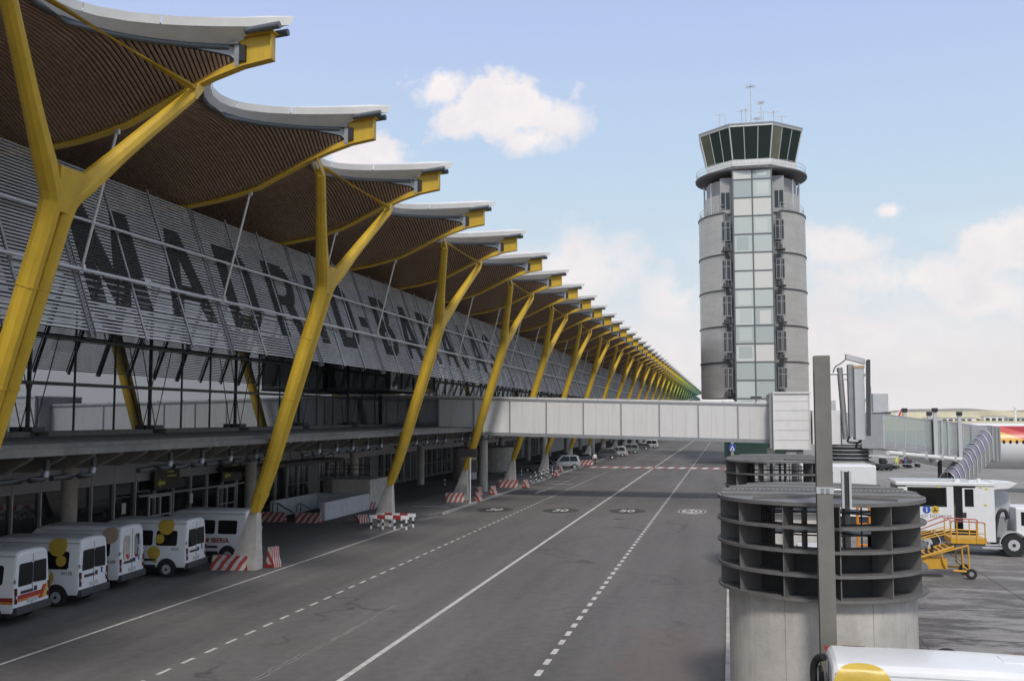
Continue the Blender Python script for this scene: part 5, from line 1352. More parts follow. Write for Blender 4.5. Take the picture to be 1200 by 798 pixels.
barrier(424, 612, radians(60), 'small red barrier left of the red and white barricade', .5, .8)
barrier(432, 596, radians(40), 'red barrier tip showing behind the end of the stairwell wall', .6, .8)
for (px, py, rz, lb, sx) in ((533, 588, 15, 'striped barrier at the left front of the second visible column foot', .9), (543, 583, 70, 'striped barrier behind the second visible column foot', .36), (560, 587, 80, 'striped barrier end on beside the traffic sign pole', .36), (561, 580, 80, 'striped barrier behind the one at the traffic sign pole', .36),
                             (578, 579, 80, 'striped barrier end on beyond the squat round column', .36), (596, 571, 5, 'long striped barrier in front of the third visible column foot', 1.1), (616, 571, 75, 'striped barrier end on right of the third visible column foot', .36), (652, 558, 80, 'red barrier end on beside the slim round column', .36), (657, 553, 80, 'red barrier directly behind the one by the slim round column', .36), (686, 545, 10, 'striped barrier beyond the parked jeep', 1.3), (737, 530, 80, 'red barrier far along the kerb', 1.2), (760, 524, 80, 'farthest red barrier along the kerb', 1.2), (733, 533, 80, 'red barrier before the far parked vans', 1.2)):
    barrier(px, py, radians(rz), lb, sx, 1.15, z=.12 if px > 520 else 0)
# barricade frame round the second pier
bc = thing('barricade', 'white and red barricade rail on short legs around a column foot', 'barricade', gr(456, 620))
bx0 = gr(434, 615); bx1 = gr(478, 617); base_ = gr(461, 616)
for dy in (0, 1.3):
    for i in range(5):
        x = -1.25 + i * .5
        MB().bb((x, dy - .05, .62), (x + .5, dy + .05, .84)).build('barricade_rail', RED if i in (1, 3) else WPAINT, bc)
    for i in range(4):
        x = -1.15 + i * .75
        for k, z in enumerate((0, .2, .4)): MB().bb((x - .05, dy - .05, z), (x + .05, dy + .05, z + .2)).build('barricade_leg', BLACK if k % 2 else WPAINT, bc)

BW = [MB(), MB()]
bm_ = MB()
for k in range(4): bm_.cyl((0, 0), .07, .2 * k, .2 * k + .2, 10, k % 2)
bm_me = bm_.mesh('bollard', [BLACK, WPAINT])
nb = 0
ORD = ('first', 'second', 'third', 'fourth', 'fifth')
bl = [(521, 571, 'alone in the open floor under the deck'), (592, 558, 'left of the third visible column foot'), (611, 559, 'right of the third visible column foot')]
for i in range(5): bl.append((622 + i * 6.3, 567 - i * 2.2, ORD[i] + ' from left in the bollard row nearer the kerb'))
for i in range(5): bl.append((627 + i * 5, 561 - i * 1.6, ORD[i] + ' from left in the bollard row farther from the kerb'))
for px, py, w_ in bl:
    o = put(bm_me, 'bollard', None, gr(px, py, .12 if 'row' in w_ else 0))
    tag(o, 'black and white bollard, ' + w_, 'bollard', 'black and white bollards')
# traffic sign pole
ts = thing('traffic_sign', 'white pole carrying two dark sign boxes seen from the back', 'traffic sign', gr(551, 590, .12))
MB().tube([(0, 0, -.1), (0, 0, 4.2)], .05, 8).build('sign_pole', WPAINT, ts); MB().bb((-.95, -.1, 3.55), (.5, .1, 4.2)).build('sign_box', BLACK, ts); MB().bb((.12, -.1, 2.4), (.55, .1, 3.35)).build('sign_box', BLACK, ts)
# crossing sign
cs = thing('crossing_sign', 'small blue square sign with a white triangle beyond the crossing', 'sign', (.28, 131, 0))
MB().tube([(0, 0, -.03), (0, 0, 2.6)], .04, 6).build('sign_pole', METG, cs); pl_ = MB().bb((-.45, -.03, 2.35), (.45, .03, 3.2)).build('sign_plate', mat('sign_blue', (.02, .06, .30), .4), cs)
MB().prism([(-.32, 2.45), (.32, 2.45), (0, 3.08)], 'y', -.04, -.031).build('sign_triangle', WPAINT, pl_); MB().prism([(-.10, 2.5), (.10, 2.5), (.04, 2.85), (-.04, 2.85)], 'y', -.05, -.041).build('sign_figure', BLACK, pl_)

# ================================================================ STAIRWELL AND DRUM
sw = thing('stairwell', 'low concrete stairwell walls with dark handrails under the deck', 'stairwell', (-28, 64.8, 0))
def sp5(mb, n, m, bevel=0): return mb.build(n, m, sw, (28, -64.8, 0), bevel=bevel)
SWC = mat('stair_concrete', (.56, .56, .58), .8, var=.1, bump=.2, dirt=.35)
sp5(MB().hull8([(-26.4, 60.8, -.02), (-26.0, 60.8, -.02), (-26.0, 69.0, -.02), (-26.4, 69.0, -.02)], [(-26.3, 60.8, 1.17), (-26.0, 60.8, 1.17), (-26.0, 69.0, 1.17), (-26.3, 69.0, 1.17)]), 'side_wall', SWC)
sp5(MB().bb((-30.3, 61.6, -.02), (-30.0, 69.0, 1.15)), 'side_wall', SWC); sp5(MB().bb((-29.98, 68.7, -.02), (-26.42, 69.0, 1.12)), 'end_wall', SWC)
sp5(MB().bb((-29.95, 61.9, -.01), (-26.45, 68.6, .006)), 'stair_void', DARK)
for x in (-28.2, -29.9):
    h = MB(); h.tube([(x, 61.2, 0), (x, 61.2, .95), (x, 61.9, 1.0), (x, 64.5, .1)], .03, 6, up=Vector((1, 0, 0))); h.tube([(x, 61.9, 0), (x, 61.9, 1.0)], .03, 6)
    sp5(h, 'handrail', METD)
dm = thing('concrete_drum', 'rounded concrete ventilation block with dark railing behind the stairwell', 'ventilation block', (-28.1, 71.5, 0))
pts = [(-2.0, -2.3), (2.0, -2.3), (2.0, 2.3), (-.4, 2.3)] + [(-1.9 + 0 - .4 * sin(a), 2.2 * cos(a)) for a in [pi * k / 8 for k in range(9)]]
MB().prism([(2.05, -2.3), (2.05, 2.3), (-.9, 2.3), (-1.9, 1.6), (-2.4, .6), (-2.4, -.6), (-1.9, -1.7), (-.9, -2.3)], 'z', -.02, 2.13).build('drum_wall', CONC, dm)
rl = MB()
for z in (2.5, 2.9, 3.2): rl.tube([(2.0, -2.2, z), (-.9, -2.2, z), (-1.8, -1.6, z), (-2.3, -.6, z)], .03, 5, up=Vector((0, 0, 1)))
for x in (2.0, 1.2, .4, -.4, -.9): rl.tube([(x, -2.2, 2.1), (x, -2.2, 3.2)], .03, 5)
rl.build('drum_railing', METD, dm)
for (px, py, w_, h_, lb) in ((568, 562, 2.6, 3.3, 'pale concrete block behind the squat round column'), (602, 553, 4.5, 3.0, 'rounded grey concrete shaft under the deck beyond the block')):
    c = gr(px, py); o = thing('concrete_shaft', lb, 'ventilation shaft', (c.x - 2.5, c.y + 1, 0)); MB().cyl((0, 0), w_ / 2, -.02, h_, 28).build('shaft_wall', CONC, o); MB().cyl((0, 0), w_ / 2 + .1, h_, h_ + .12, 28).build('shaft_cap', CONCD, o)

# ================================================================ CARS in the undercroft
def car(label, c, rz, col, group, tall=False, detail=True):
    o = thing('parked_car', label, 'car', c, rz, group)
    P = mat('car_' + col[0], col[1], .3, .2, var=.03)
    h = 1.75 if tall else 1.42
    prof_ = [(-2.15, .35), (-2.2, .7), (-2.12, .98), (-1.9, h - .08), (-1.7, h), (.35, h), (1.05, 1.0), (1.95, .86), (2.2, .62), (2.2, .35)] if tall else [(-2.15, .3), (-2.2, .6), (-2.1, .92), (-1.55, h - .06), (-1.3, h), (.1, h), (.95, .95), (1.9, .82), (2.15, .6), (2.15, .3)]
    b = MB(); k = len(prof_)
    def sec(y, s): return [(x, y * (1 - (.16 if z > 1.0 else 0)), z) for x, z in prof_]
    vs = sec(-.86, 1) + sec(.86, 1)
    b.add(vs, [(i, (i + 1) % k, k + (i + 1) % k, k + i) for i in range(k)] + [tuple(range(k))[::-1], tuple(range(k, 2 * k))])
    body = b.build('body', P, o, bevel=.05)
    for s in (-1, 1):
        y = .86 * s
        yy = lambda z: (.865 - (.14 * (z - .95) / (h - .95))) * s
        for x0, x1, x2, x3 in ((-1.8, -.75, -.75, -1.6), (-.68, .75, .15, -.68)):
            pts = [(x0, 1.0), (x1, 1.0), (x2, h - .1), (x3, h - .1)]
            MB().add([(x, yy(z) + .012 * s, z) for x, z in pts], [(0, 1, 2, 3)]).build('side_window', VGL, o)
        for x in (-1.35, 1.35):
            wl = MB().tube([(x, y - .2 * s, .32), (x, y + .02 * s, .32)], .32, 18).build('wheel', RUB, o)
            MB().tube([(x, y, .32), (x, y + .03 * s, .32)], .18, 12).build('wheel_rim', METL, wl)
    MB().add([(1.02, -.72, 1.0), (1.02, .72, 1.0), (.3 if tall else .12, .66, h - .03), (.3 if tall else .12, -.66, h - .03)], [(0, 1, 2, 3)]).build('windscreen', VGL, o, (.03, 0, .02))
    MB().add([(-2.13, -.72, 1.0), (-2.13, .72, 1.0), (-1.92, .66, h - .12), (-1.92, -.66, h - .12)] if tall else [(-2.10, -.7, .96), (-2.10, .7, .96), (-1.6, .64, h - .08), (-1.6, -.64, h - .08)], [(0, 1, 2, 3)]).build('rear_window', VGL, o, (-.03, 0, .02))
    for s in (-1, 1):
        MB().box((2.14, .62 * s, .68), (.08, .3, .14)).build('headlight', METL, o); MB().box((-2.18, .7 * s, .78), (.06, .18, .2)).build('tail_light', RED, o)
    if tall:
        rb_ = MB()
        for s in (-1, 1): rb_.tube([(-1.6, .6 * s, h + .06), (.2, .6 * s, h + .06)], .025, 6)
        rb_.build('roof_rail', METD, o)
    return o
GC = 'vehicles parked under the terminal deck'
CG, CW, CD = ('green_grey', (.16, .18, .17)), ('white', (.42, .42, .42)), ('dark', (.06, .065, .075))
car('dark grey estate car with chrome roof rails parked under the deck', gr(632, 553), radians(185), CG, GC, False)
car('white off-road car parked just beyond the grey estate car', gr(660, 549), radians(200), CW, GC, True)
for (px, py, c_, tl, lb) in ((686, 542, CD, False, 'dark car beyond the white off-road car'), (716, 538, CD, True, 'dark van-like car past the fifth column foot'), (728, 535, CW, True, 'white people carrier next in the far row'), (743, 531, CG, True, 'grey car partly behind the red barriers far along the kerb'), (756, 527, CD, False, 'dark car far along the row'), (766, 525, CW, True, 'small white car near the far end of the row')):
    c = gr(px, py); car(lb, (c.x - 1.2, c.y, 0), radians(190), c_, GC, tl)
# person in a white shirt by the row of cars
def person(label, loc, rz, shirt, trousers, hgt=1.75, step=.18, vest=None):
    o = thing('person', label, 'person', loc, rz)
    k = hgt / 1.75
    me = bpy.data.meshes.new('person_body')
    J = {'pel': (0, 0, .95), 'wa': (0, 0, 1.12), 'ch': (0, 0, 1.35), 'nk': (0, 0, 1.50), 'hd': (0, .01, 1.60), 'ht': (0, .01, 1.72)}
    for s, nm in ((-1, 'l'), (1, 'r')):
        J['hip' + nm] = (.10 * s, 0, .90); J['kn' + nm] = (.11 * s, step * .5 * s, .50); J['an' + nm] = (.11 * s, step * s, .09); J['to' + nm] = (.12 * s, step * s + .16, .04)
        J['sh' + nm] = (.19 * s, 0, 1.42); J['el' + nm] = (.25 * s, -.06 * s, 1.14); J['wr' + nm] = (.26 * s, .08 - .06 * s, .90); J['ha' + nm] = (.26 * s, .11 - .06 * s, .80)
    names = list(J); E_ = [('pel', 'wa'), ('wa', 'ch'), ('ch', 'nk'), ('nk', 'hd'), ('hd', 'ht')]
    for nm in 'lr': E_ += [('pel', 'hip' + nm), ('hip' + nm, 'kn' + nm), ('kn' + nm, 'an' + nm), ('an' + nm, 'to' + nm), ('ch', 'sh' + nm), ('sh' + nm, 'el' + nm), ('el' + nm, 'wr' + nm), ('wr' + nm, 'ha' + nm)]
    me.from_pydata([tuple(v * k for v in J[n]) for n in names], [(names.index(a), names.index(b)) for a, b in E_], [])
    R_ = {'pel': .15, 'wa': .14, 'ch': .17, 'nk': .06, 'hd': .10, 'ht': .08}
    for nm in 'lr': R_.update({'hip' + nm: .095, 'kn' + nm: .06, 'an' + nm: .045, 'to' + nm: .035, 'sh' + nm: .065, 'el' + nm: .045, 'wr' + nm: .032, 'ha' + nm: .035})
    b = put(me, 'body', o)
    sk = b.modifiers.new('skin', 'SKIN'); 
    for i, n in enumerate(names):
        v = me.skin_vertices[0].data[i]; v.radius = (R_[n] * k, R_[n] * k * (.72 if n in ('ch', 'wa', 'pel') else 1)); v.use_root = (n == 'pel')
    b.modifiers.new('sub', 'SUBSURF').levels = 1; b.modifiers['sub'].render_levels = 2
    bpy.context.view_layer.update()
    ev = b.evaluated_get(bpy.context.evaluated_depsgraph_get()); m2 = bpy.data.meshes.new_from_object(ev)
    b.modifiers.clear(); b.data = m2
    m2.materials.clear()
    for q in (shirt, trousers, mat('skin', (.45, .28, .2), .6), mat('hair', (.04, .03, .025), .8), BLACK): m2.materials.append(q)
    for p in m2.polygons:
        c = p.center / k; p.use_smooth = True
        p.material_index = 4 if c.z < .10 else 1 if (c.z < .98 and abs(c.x) < .23) else 3 if (c.z > 1.66 or (c.z > 1.56 and c.y < -.02)) else 2 if (c.z > 1.49 or (c.z < .90)) else 0
    return o
person('person in a white shirt and dark trousers walking beside the parked cars', gr(697, 545), radians(200), mat('white_shirt', (.7, .7, .7), .8), mat('dark_cloth', (.04, .04, .05), .9))
person('apron worker in a yellow high visibility coat among the baggage carts', gr(1051, 549), radians(190), mat('hi_vis', (.68, .66, .16), .8), mat('hi_vis', (.68, .66, .16), .8), 1.8, .1)

# ================================================================ APRON VEHICLES
AM = thing('ambulift_truck', 'white high lift passenger truck with open side door on the apron', 'truck', (11.5, 53.8, 0))
ab = Vector((11.5, 53.8, 0))
def ap(mb, n, m, parent=None, bevel=0): return mb.build(n, m, parent or AM, tuple(-ab) if parent is None else (0, 0, 0), bevel=bevel)
TW = mat('truck_white', (.74, .745, .75), .35, 0, var=.03, dirt=.12)
def tx(px): return at(px, 600, 52.6).x
def tz(py): return at(1120, py, 52.6).z
X0, X1 = tx(1063), tx(1166)
ZT, ZB = tz(569), tz(622)
yf = 52.6
xd0, xd1 = tx(1118), tx(1144)
xw0, xw1 = tx(1064), tx(1110)
# side wall around window and door
ap(MB().bb((X0, yf, ZB), (xd0, yf + .08, tz(594))).bb((X0, yf, tz(569)), (xd0, yf + .08, tz(571))).bb((xw1, yf, tz(594)), (xd0, yf + .08, tz(571))).bb((X0 - .4, yf, tz(594)), (xw0, yf + .08, tz(571))), 'side_wall', TW)
ap(MB().bb((xd1, yf, ZB - .5), (X1, yf + .08, ZT)), 'side_wall', TW)
ap(MB().bb((X0 - .4, yf + .08, ZB), (X1, yf + 2.4, ZB + .1)), 'cabin_floor', METD)
ap(MB().bb((X0 - .4, yf + 2.4, ZB), (X1, yf + 2.48, ZT)), 'rear_wall', TW); ap(MB().bb((X1 - .08, yf + .08, ZB), (X1, yf + 2.4, ZT)), 'end_wall', TW)
ap(MB().bb((X0 - .5, yf - .05, ZT), (X1 + .05, yf + 2.5, ZT + .16)), 'roof', TW, bevel=.02)
ap(MB().bb((tx(1047), yf + .6, ZT + .17), (tx(1140), yf + 1.7, ZT + .26)), 'roof_deck', METL)
ap(MB().cyl((tx(1125), yf + .5), .14, ZT + .16, ZT + .3, 12), 'roof_light', WPAINT); ap(MB().cyl((tx(1151), yf + .5), .09, ZT + .16, ZT + .34, 12), 'roof_light', WPAINT)
ap(MB().bb((xw0, yf + .02, tz(594)), (xw1, yf + .05, tz(571))), 'side_window', glassy('cabin_glass', (.03, .03, .03), (.9, .9, .9), .02, 1.45, thru=(.45, .45, .42)))
fr_ = MB()
for a, b in (((xw0, tz(594)), (xw1, tz(592.5))), ((xw0, tz(572.5)), (xw1, tz(571))), ((xw1 - .06, tz(594)), (xw1, tz(571)))): fr_.bb((a[0], yf - .01, a[1]), (b[0], yf + .04, b[1]))
ap(fr_, 'window_frame', BLACK)
ap(MB().bb((xw0 + .3, yf + 1.6, ZB + .1), (xw1 - .2, yf + 2.2, tz(588))), 'seat_row', mat('tan_seat', (.30, .24, .17), .8))
dl = ap(MB().bb((tx(1128), yf - .09, ZB + .05), (xd1 - .02, yf - .03, tz(571.5))), 'sliding_door', TW)
MB().bb((tx(1130.5), yf - .10, tz(593)), (tx(1141), yf - .092, tz(572.5))).build('door_window', VGL, dl)
MB().bb((tx(1128), yf - .11, tz(606)), (tx(1132), yf - .092, tz(600))).build('door_lock', BLACK, dl)
ap(MB().bb((xd0 + .1, yf + .9, ZB + .1), (xd0 + .28, yf + 1.1, tz(575))), 'inner_post', mat('tan_seat', (.3, .24, .17), .8))
ap(MB().hull8([(X1, yf + .3, ZT - .18), (tx(1185), yf + .3, ZT - .12), (tx(1185), yf + 2.2, ZT - .12), (X1, yf + 2.2, ZT - .18)], [(X1, yf + .3, ZT + .2), (tx(1196), yf + .3, ZT + .14), (tx(1196), yf + 2.2, ZT + .14), (X1, yf + 2.2, ZT + .2)]), 'boarding_plate', TW)
# info discs and lettering
for px, m_, (fx, fm) in ((1086, mat('info_blue', (.03, .10, .42), .4), ('i', WPAINT)), (1096, mat('info_yellow', (.65, .42, .04), .4), ('', BLACK))):
    c = MB(); c.prism([(tx(px) + .19 * cos(a), tz(597.5) + .19 * sin(a)) for a in [2 * pi * k / 20 for k in range(20)]], 'y', yf - .012, yf - .002); d_ = ap(c, 'info_disc', m_)
    if fx:
        MB().bb((tx(px) - .03, yf - .02, tz(600)), (tx(px) + .03, yf - .013, tz(597.2))).bb((tx(px) - .03, yf - .02, tz(596.4)), (tx(px) + .03, yf - .013, tz(595))).build('disc_mark', WPAINT, d_)
    else: MB().tube([(tx(px) - .09, yf - .02, tz(599.5)), (tx(px) + .02, yf - .02, tz(597.5)), (tx(px) - .03, yf - .02, tz(595.4))], .03, 6).tube([(tx(px), yf - .02, tz(597.8)), (tx(px) + .1, yf - .02, tz(598.8))], .03, 6).build('disc_mark', BK, d_)
tm = text_mesh('sin barreras', .30, mat('faint_print', (.28, .28, .28), .6)); q = put(tm, 'lettering', AM, (tx(1097) - ab.x, yf - .006 - ab.y, tz(604.5)))
q.rotation_euler = (pi / 2, 0, 0)
for px, py in ((1101, 570.5), (1150, 570.5), (1157, 572), (1155, 591)): ap(MB().box((tx(px), yf - .01, tz(py)), (.12, .02, .08)), 'yellow_tab', YS)
# chassis, wheels, gear
ap(MB().bb((X0, yf + .2, .62), (tx(1205), yf + 2.2, .9)), 'chassis', METD); ap(MB().bb((tx(1150), yf + .05, tz(642)), (tx(1175), yf + .16, tz(639.5))).bb((tx(1150), yf + .05, tz(638.5)), (tx(1175), yf + .16, tz(636.5))), 'side_guard', METL)
ap(MB().bb((X0, yf + .3, .9), (X1, yf + 2.1, ZB - .05)), 'lift_frame', METD)
for wx in (tx(1187), tx(1085)):
    for side in (0, 1):
        y = yf + (.02 if side == 0 else 2.1)
        wl = ap(MB().tube([(wx, y, .54), (wx, y + .32, .54)], .54, 26), 'wheel', RUB)
        MB().tube([(wx, y - .015, .54), (wx, y + .335, .54)], .27, 18).build('wheel_rim', METL, wl); MB().tube([(wx, y - .03, .54), (wx, y, .54)], .09, 10).build('wheel_hub', METD, wl)
    ft_ = MB(); 
    vs = []
    for k in range(13):
        a = pi * k / 12
        for r in (.62, .67):
            for y in (yf - .02, yf + .5): vs.append((wx + r * cos(a), y, .54 + r * sin(a)))
    ft_.add(vs, [(4 * i + a, 4 * i + b, 4 * i + 4 + b, 4 * i + 4 + a) for i in range(12) for a, b in ((0, 1), (1, 3), (3, 2), (2, 0))]); ap(ft_, 'mudguard', METL)
ap(MB().bb((tx(1169), yf + .3, .9), (tx(1181), yf + 1.0, 1.85)), 'battery_box', METG); ap(MB().tube(catm([(tx(1166), yf + .2, .9), (tx(1168), yf + .2, 1.5), (tx(1172), yf + .2, 2.1), (tx(1179), yf + .2, 2.2), (tx(1182), yf + .2, 1.8)], 4), .09, 8), 'exhaust_hose', BLACK)
ap(MB().bb((tx(1168), yf + 1.2, .9), (tx(1192), yf + 2.1, 3.0)), 'engine_cover', LGREY)
cb_ = ap(MB().bb((tx(1191), yf + .1, .9), (tx(1240), yf + 2.3, 2.35)), 'cab', TW, bevel=.05); MB().bb((tx(1197), yf + .08, 1.5), (tx(1215), yf + .1, 2.15)).build('cab_window', VGL, cb_)
ap(MB().cyl((tx(1157), yf + .3), .2, .35, .5, 14), 'jack_foot', YEL); ap(MB().cyl((tx(1157), yf + .3), .06, .45, .95, 8), 'jack_leg', METL)
# wheel chock

# yellow maintenance stand
YSN = thing('yellow_stand', 'yellow wheeled access stand with red topped guard rails beside the truck', 'access stand', (9.2, 45.8, 0))
yb = Vector((9.2, 45.8, 0)); yf2 = 45.1
YP = mat('stand_yellow', (.62, .34, .03), .45, var=.1, dirt=.3)
def yx(px): return at(px, 640, yf2).x
def yz(py): return at(1137, py, yf2).z
def yp(mb, n, m): return mb.build(n, m, YSN, tuple(-yb))
def yt(pts, r=.028, n_='rail', m=YP, y=0): return yp(MB().tube([(yx(a), yf2 + y, yz(b)) for a, b in pts], r, 8), n_, m)
yp(MB().bb((yx(1115), yf2, yz(637)), (yx(1157), yf2 + 1.3, yz(631))), 'platform', YP); yp(MB().bb((yx(1120), yf2 + .02, yz(639)), (yx(1155), yf2 + 1.28, yz(637.1))), 'platform_base', METD)
for y in (0, 1.28):
    for px in (1115, 1122, 1145, 1155): yt([(px, 636), (px, 612)], .026, 'stanchion', YP, y)
    yt([(1115, 613), (1117, 610.5), (1153, 612), (1155.5, 615)], .026, 'top_rail', mat('faded_red', (.40, .10, .08), .5), y); yt([(1115, 624), (1155, 625)], .024, 'mid_rail', YP, y)
    yt([(1078, 622), (1113, 608.5), (1115, 611)], .026, 'top_rail', mat('faded_red', (.4, .1, .08), .5), y); yt([(1078, 632), (1115, 621.5)], .026, 'mid_rail', YP, y); yt([(1078, 634), (1114, 625)], .026, 'mid_rail', YP, y)
    yt([(1078, 655), (1118, 641)], .05, 'stringer', YP, y); yt([(1090, 652), (1135, 639)], .04, 'stringer', YP, y)
    yt([(1127, 640), (1128, 665)], .035, 'stand_leg', YP, y); yt([(1134.5, 640), (1135, 667)], .035, 'stand_leg', YP, y); yt([(1116, 669), (1135, 670)], .05, 'base_beam', YP, y); yt([(1128, 663), (1135, 669)], .03, 'brace', YP, y)
    yt([(1103, 650), (1105, 660), (1109, 668)], .035, 'brace', YP, y)
    wl = yp(MB().tube([(yx(1137), yf2 + y - .06, .20), (yx(1137), yf2 + y + .08, .20)], .22, 20), 'wheel', RUB); MB().tube([(yx(1137), yf2 + y - .07, .20), (yx(1137), yf2 + y - .05, .20)], .10, 12).build('wheel_rim', METG, wl)
for i in range(7): yp(MB().bb((yx(1080 + i * 5), yf2 + .05, yz(655 - i * 2.1)), (yx(1083.4 + i * 5), yf2 + 1.23, yz(654.2 - i * 2.1))), 'stair_tread', YP)
yp(MB().bb((yx(1078), yf2 + .1, yz(668)), (yx(1110), yf2 + 1.2, yz(656))), 'hydraulic_housing', YP)
for px in (1086, 1093): yp(MB().bb((yx(px), yf2 + .2, yz(650)), (yx(px + 2), yf2 + .5, yz(640))), 'valve_block', BLACK)
# orange hose frame glimpsed through the nearest shaft, and a round tyre at its foot
ty = thing('loose_tyre', 'black tyre leaning at the foot of the nearest round shaft', 'tyre', (5.3, 27.3, 0)); 
b = MB()
for k in range(1): 
    pts = [(.38 * cos(a), 0, .45 + .38 * sin(a)) for a in [2 * pi * i / 24 for i in range(25)]]; b.tube(pts, .10, 10, cap=False)
b.build('tread', RUB, ty)

# orange lift frame glimpsed through the nearest shaft
OF = thing('orange_lift_frame', 'orange tubular lift frame seen through the openings of the nearest round shaft', 'lift frame', (4.6, 36, 0))
ORM = mat('orange_paint_frame', (.62, .22, .02), .5)
f = MB()
for x in (-.35, .05): f.tube([(x, 0, 0), (x, 0, 3.9)], .05, 8)
for z in (.8, 1.6, 2.4, 3.1, 3.7): f.tube([(-.35, 0, z), (.05, 0, z)], .04, 6, up=Vector((0, 0, 1)))
f.build('lift_mast', ORM, OF); MB().bb((-.3, -.1, 2.7), (1.0, .5, 3.0)).build('lift_arm', ORM, OF); MB().bb((-.8, -.6, .25), (1.2, .9, .9)).build('lift_base', ORM, OF); MB().bb((.2, 0, 3.1), (1.1, .5, 3.7)).build('lift_box', WPAINT, OF)
for x in (-.6, 1.0):
    for y in (-.5, .7): MB().tube([(x, y - .08, .25), (x, y + .08, .25)], .25, 16).build('wheel', RUB, OF)
GB = thing('green_container', 'green and white bin seen through the openings of the nearest round shaft', 'bin', (3.0, 36.5, 0))
MB().bb((-.7, -.5, .1), (.5, .5, 1.9)).build('bin_body', mat('bin_green', (.06, .28, .05), .5), GB, bevel=.03); MB().bb((-.75, -.55, 1.9), (.55, .55, 2.3)).build('bin_lid', WPAINT, GB, bevel=.03)

# box truck roof behind the shafts
BT = thing('white_box_truck', 'white box truck whose flat roof shows behind the nearest round shaft', 'truck', (7.0, 62.5, 0))
MB().bb((-2.9, -2.0, 1.0), (1.25, .6, 3.95)).build('cargo_box', TW, BT, bevel=.04); MB().bb((1.3, -1.9, .6), (2.3, .5, 2.6)).build('cab', TW, BT, bevel=.1); MB().bb((-2.9, -1.9, .55), (2.2, .5, 1.0)).build('chassis', METD, BT)
for x in (-2, 1.5):
    for y in (-1.9, .3): MB().tube([(x, y, .45), (x, y + .25, .45)], .45, 20).build('wheel', RUB, BT)
# baggage carts
gc = 'baggage carts and tugs under the jet bridge'
def cart(px, py, label, load, rz=0.1):
    c = gr(px, py); o = thing('baggage_cart', label, 'baggage cart', c, rz, gc)
    MB().bb((-1.2, -.7, .45), (1.2, .7, .58)).build('cart_deck', METG, o)
    f = MB()
    for x in (-1.15, 1.15):
        for y in (-.65, .65): f.tube([(x, y, .5), (x, y, 1.5)], .04, 6)
    for y in (-.65, .65): f.tube([(-1.15, y, 1.5), (1.15, y, 1.5)], .04, 6, up=Vector((0, 0, 1)))
    f.build('cart_frame', METL, o)
    for x in (-.8, .8):
        for y in (-.6, .6): MB().tube([(x, y - .08, .22), (x, y + .08, .22)], .22, 14).build('wheel', RUB, o)
    random.seed(int(px))
    for k in range(load): MB().box((-.8 + k * .52, random.uniform(-.2, .2), .80), (.42, .6, .4 + random.random() * .35), 0, Matrix.Rotation(random.uniform(-.2, .2), 3, 'Z')).build('suitcase', mat('suitcase_%d' % (k % 3), ((.04, .04, .05), (.16, .05, .04), (.07, .10, .16))[k % 3], .5), o)
for px, py, lb, ld in ((1027, 547, 'empty baggage cart nearest the rotunda drum', 0), (1041, 549, 'baggage cart left of the worker in yellow', 2), (1058, 548, 'loaded baggage cart right of the worker in yellow', 4), (1068, 547, 'last loaded baggage cart, farthest to the right of the worker', 3)): cart(px, py, lb, ld)
tg = thing('baggage_tug', 'dark baggage tug with rounded cowl in front of the carts', 'tug', gr(1036, 551), .3, gc)
MB().bb((-.9, -.6, .3), (.9, .6, .85)).build('tug_body', METD, tg, bevel=.08); MB().bb((-.5, -.5, .85), (.2, .5, 1.55)).build('tug_cowl', BLACK, tg, bevel=.15)
for x in (-.6, .6):
    for y in (-.6, .6): MB().tube([(x, y - .1, .28), (x, y + .1, .28)], .28, 14).build('wheel', RUB, tg)

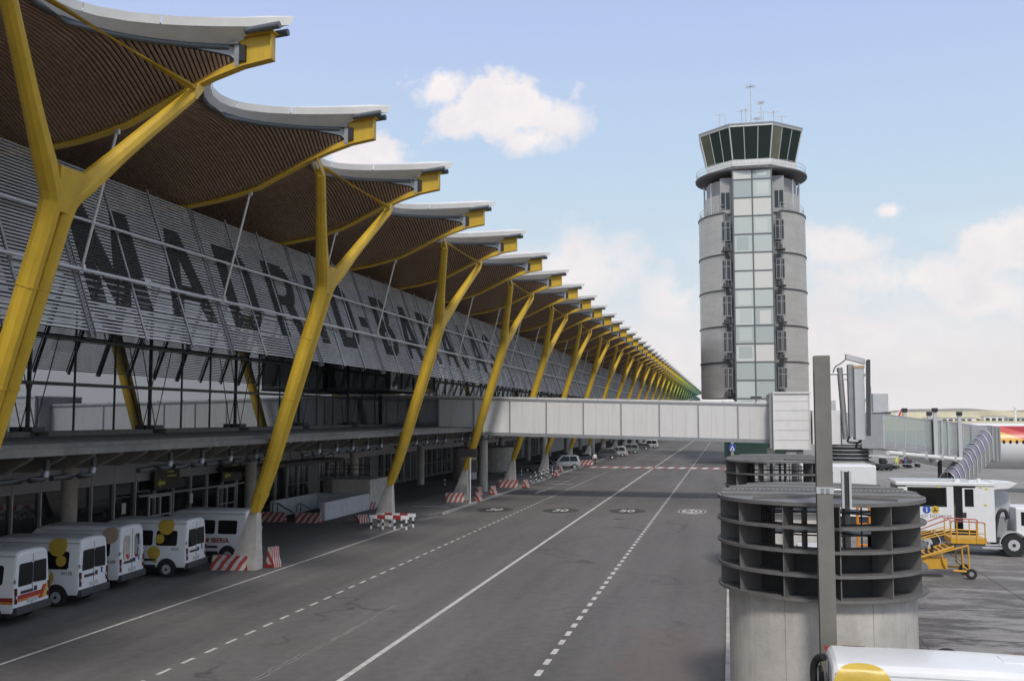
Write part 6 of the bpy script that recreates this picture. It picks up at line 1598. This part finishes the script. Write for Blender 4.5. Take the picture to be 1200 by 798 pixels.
# ================================================================ FAR BUILDINGS, TREES
random.seed(11)
for i, (px, w_, h_, Y, lb) in enumerate(((1118, 60, 4.2, 1650, 'long low white hangar on the horizon, left of two'), (1165, 34, 6.5, 1700, 'taller white cargo shed on the horizon'), (1195, 40, 4.5, 1650, 'low grey shed at the right edge of the horizon'), (1092, 22, 3.5, 1600, 'tiny flat building on the horizon near the lift column'))):
    c = at(px, 488, Y); o = thing('distant_hangar', lb, 'building', (c.x, Y, 0))
    MB().bb((-w_ / 2, -10, -.1), (w_ / 2, 10, h_)).build('wall', WHITE if i != 2 else PANEL, o); MB().prism([(-w_ / 2 - 1, h_), (w_ / 2 + 1, h_), (w_ / 2, h_ + 1), (-w_ / 2, h_ + 1)], 'y', -10.5, 10.5).build('roof', METG, o)
    for k in range(int(w_ / 9)): MB().bb((-w_ / 2 + 2 + k * 9, -10.1, 0), (-w_ / 2 + 8 + k * 9, -10, h_ * .7)).build('hangar_door', METD, o)
c = at(1190, 488, 1400); o = thing('radar_mast', 'thin white mast standing on the horizon at the right', 'mast', (c.x, 1400, 0)); MB().cyl((0, 0), 1.5, 0, 17, 12, r2=1).build('mast_shaft', WPAINT, o); MB().cyl((0, 0), 2.4, 17, 19, 12).build('mast_head', WPAINT, o)
tb_ = MB()
for i in range(900):
    x = random.uniform(150, 1500); y = random.uniform(1740, 1950); s = random.uniform(1, 2.6)
    for k in range(3):
        a = random.uniform(0, pi); c = Vector((x + random.uniform(-s, s), y, s * random.uniform(.3, .8)))
        tb_.tube([c - Vector((0, 0, s * .6)), c, c + Vector((0, 0, s * .5))], [s * .5, s * .8, s * .15], 5)
tag(tb_.build('distant_scrub', mat('scrub_green', (.07, .085, .04), .9, var=.3)), kind='stuff')

# ================================================================ AIR
hz = bpy.data.materials.new('haze_air'); hz.use_nodes = True
n_ = hz.node_tree.nodes; n_.remove(n_['Principled BSDF'])
pv_ = n_.new('ShaderNodeVolumePrincipled'); pv_.inputs['Density'].default_value = 4e-5; pv_.inputs['Color'].default_value = (.97, .985, 1.0, 1)
hz.node_tree.links.new(pv_.outputs[0], n_['Material Output'].inputs['Volume'])
hb_ = MB().bb((-9500, -400, -7), (9500, 9900, 420)); o = hb_.build('haze', hz); o['kind'] = 'stuff'
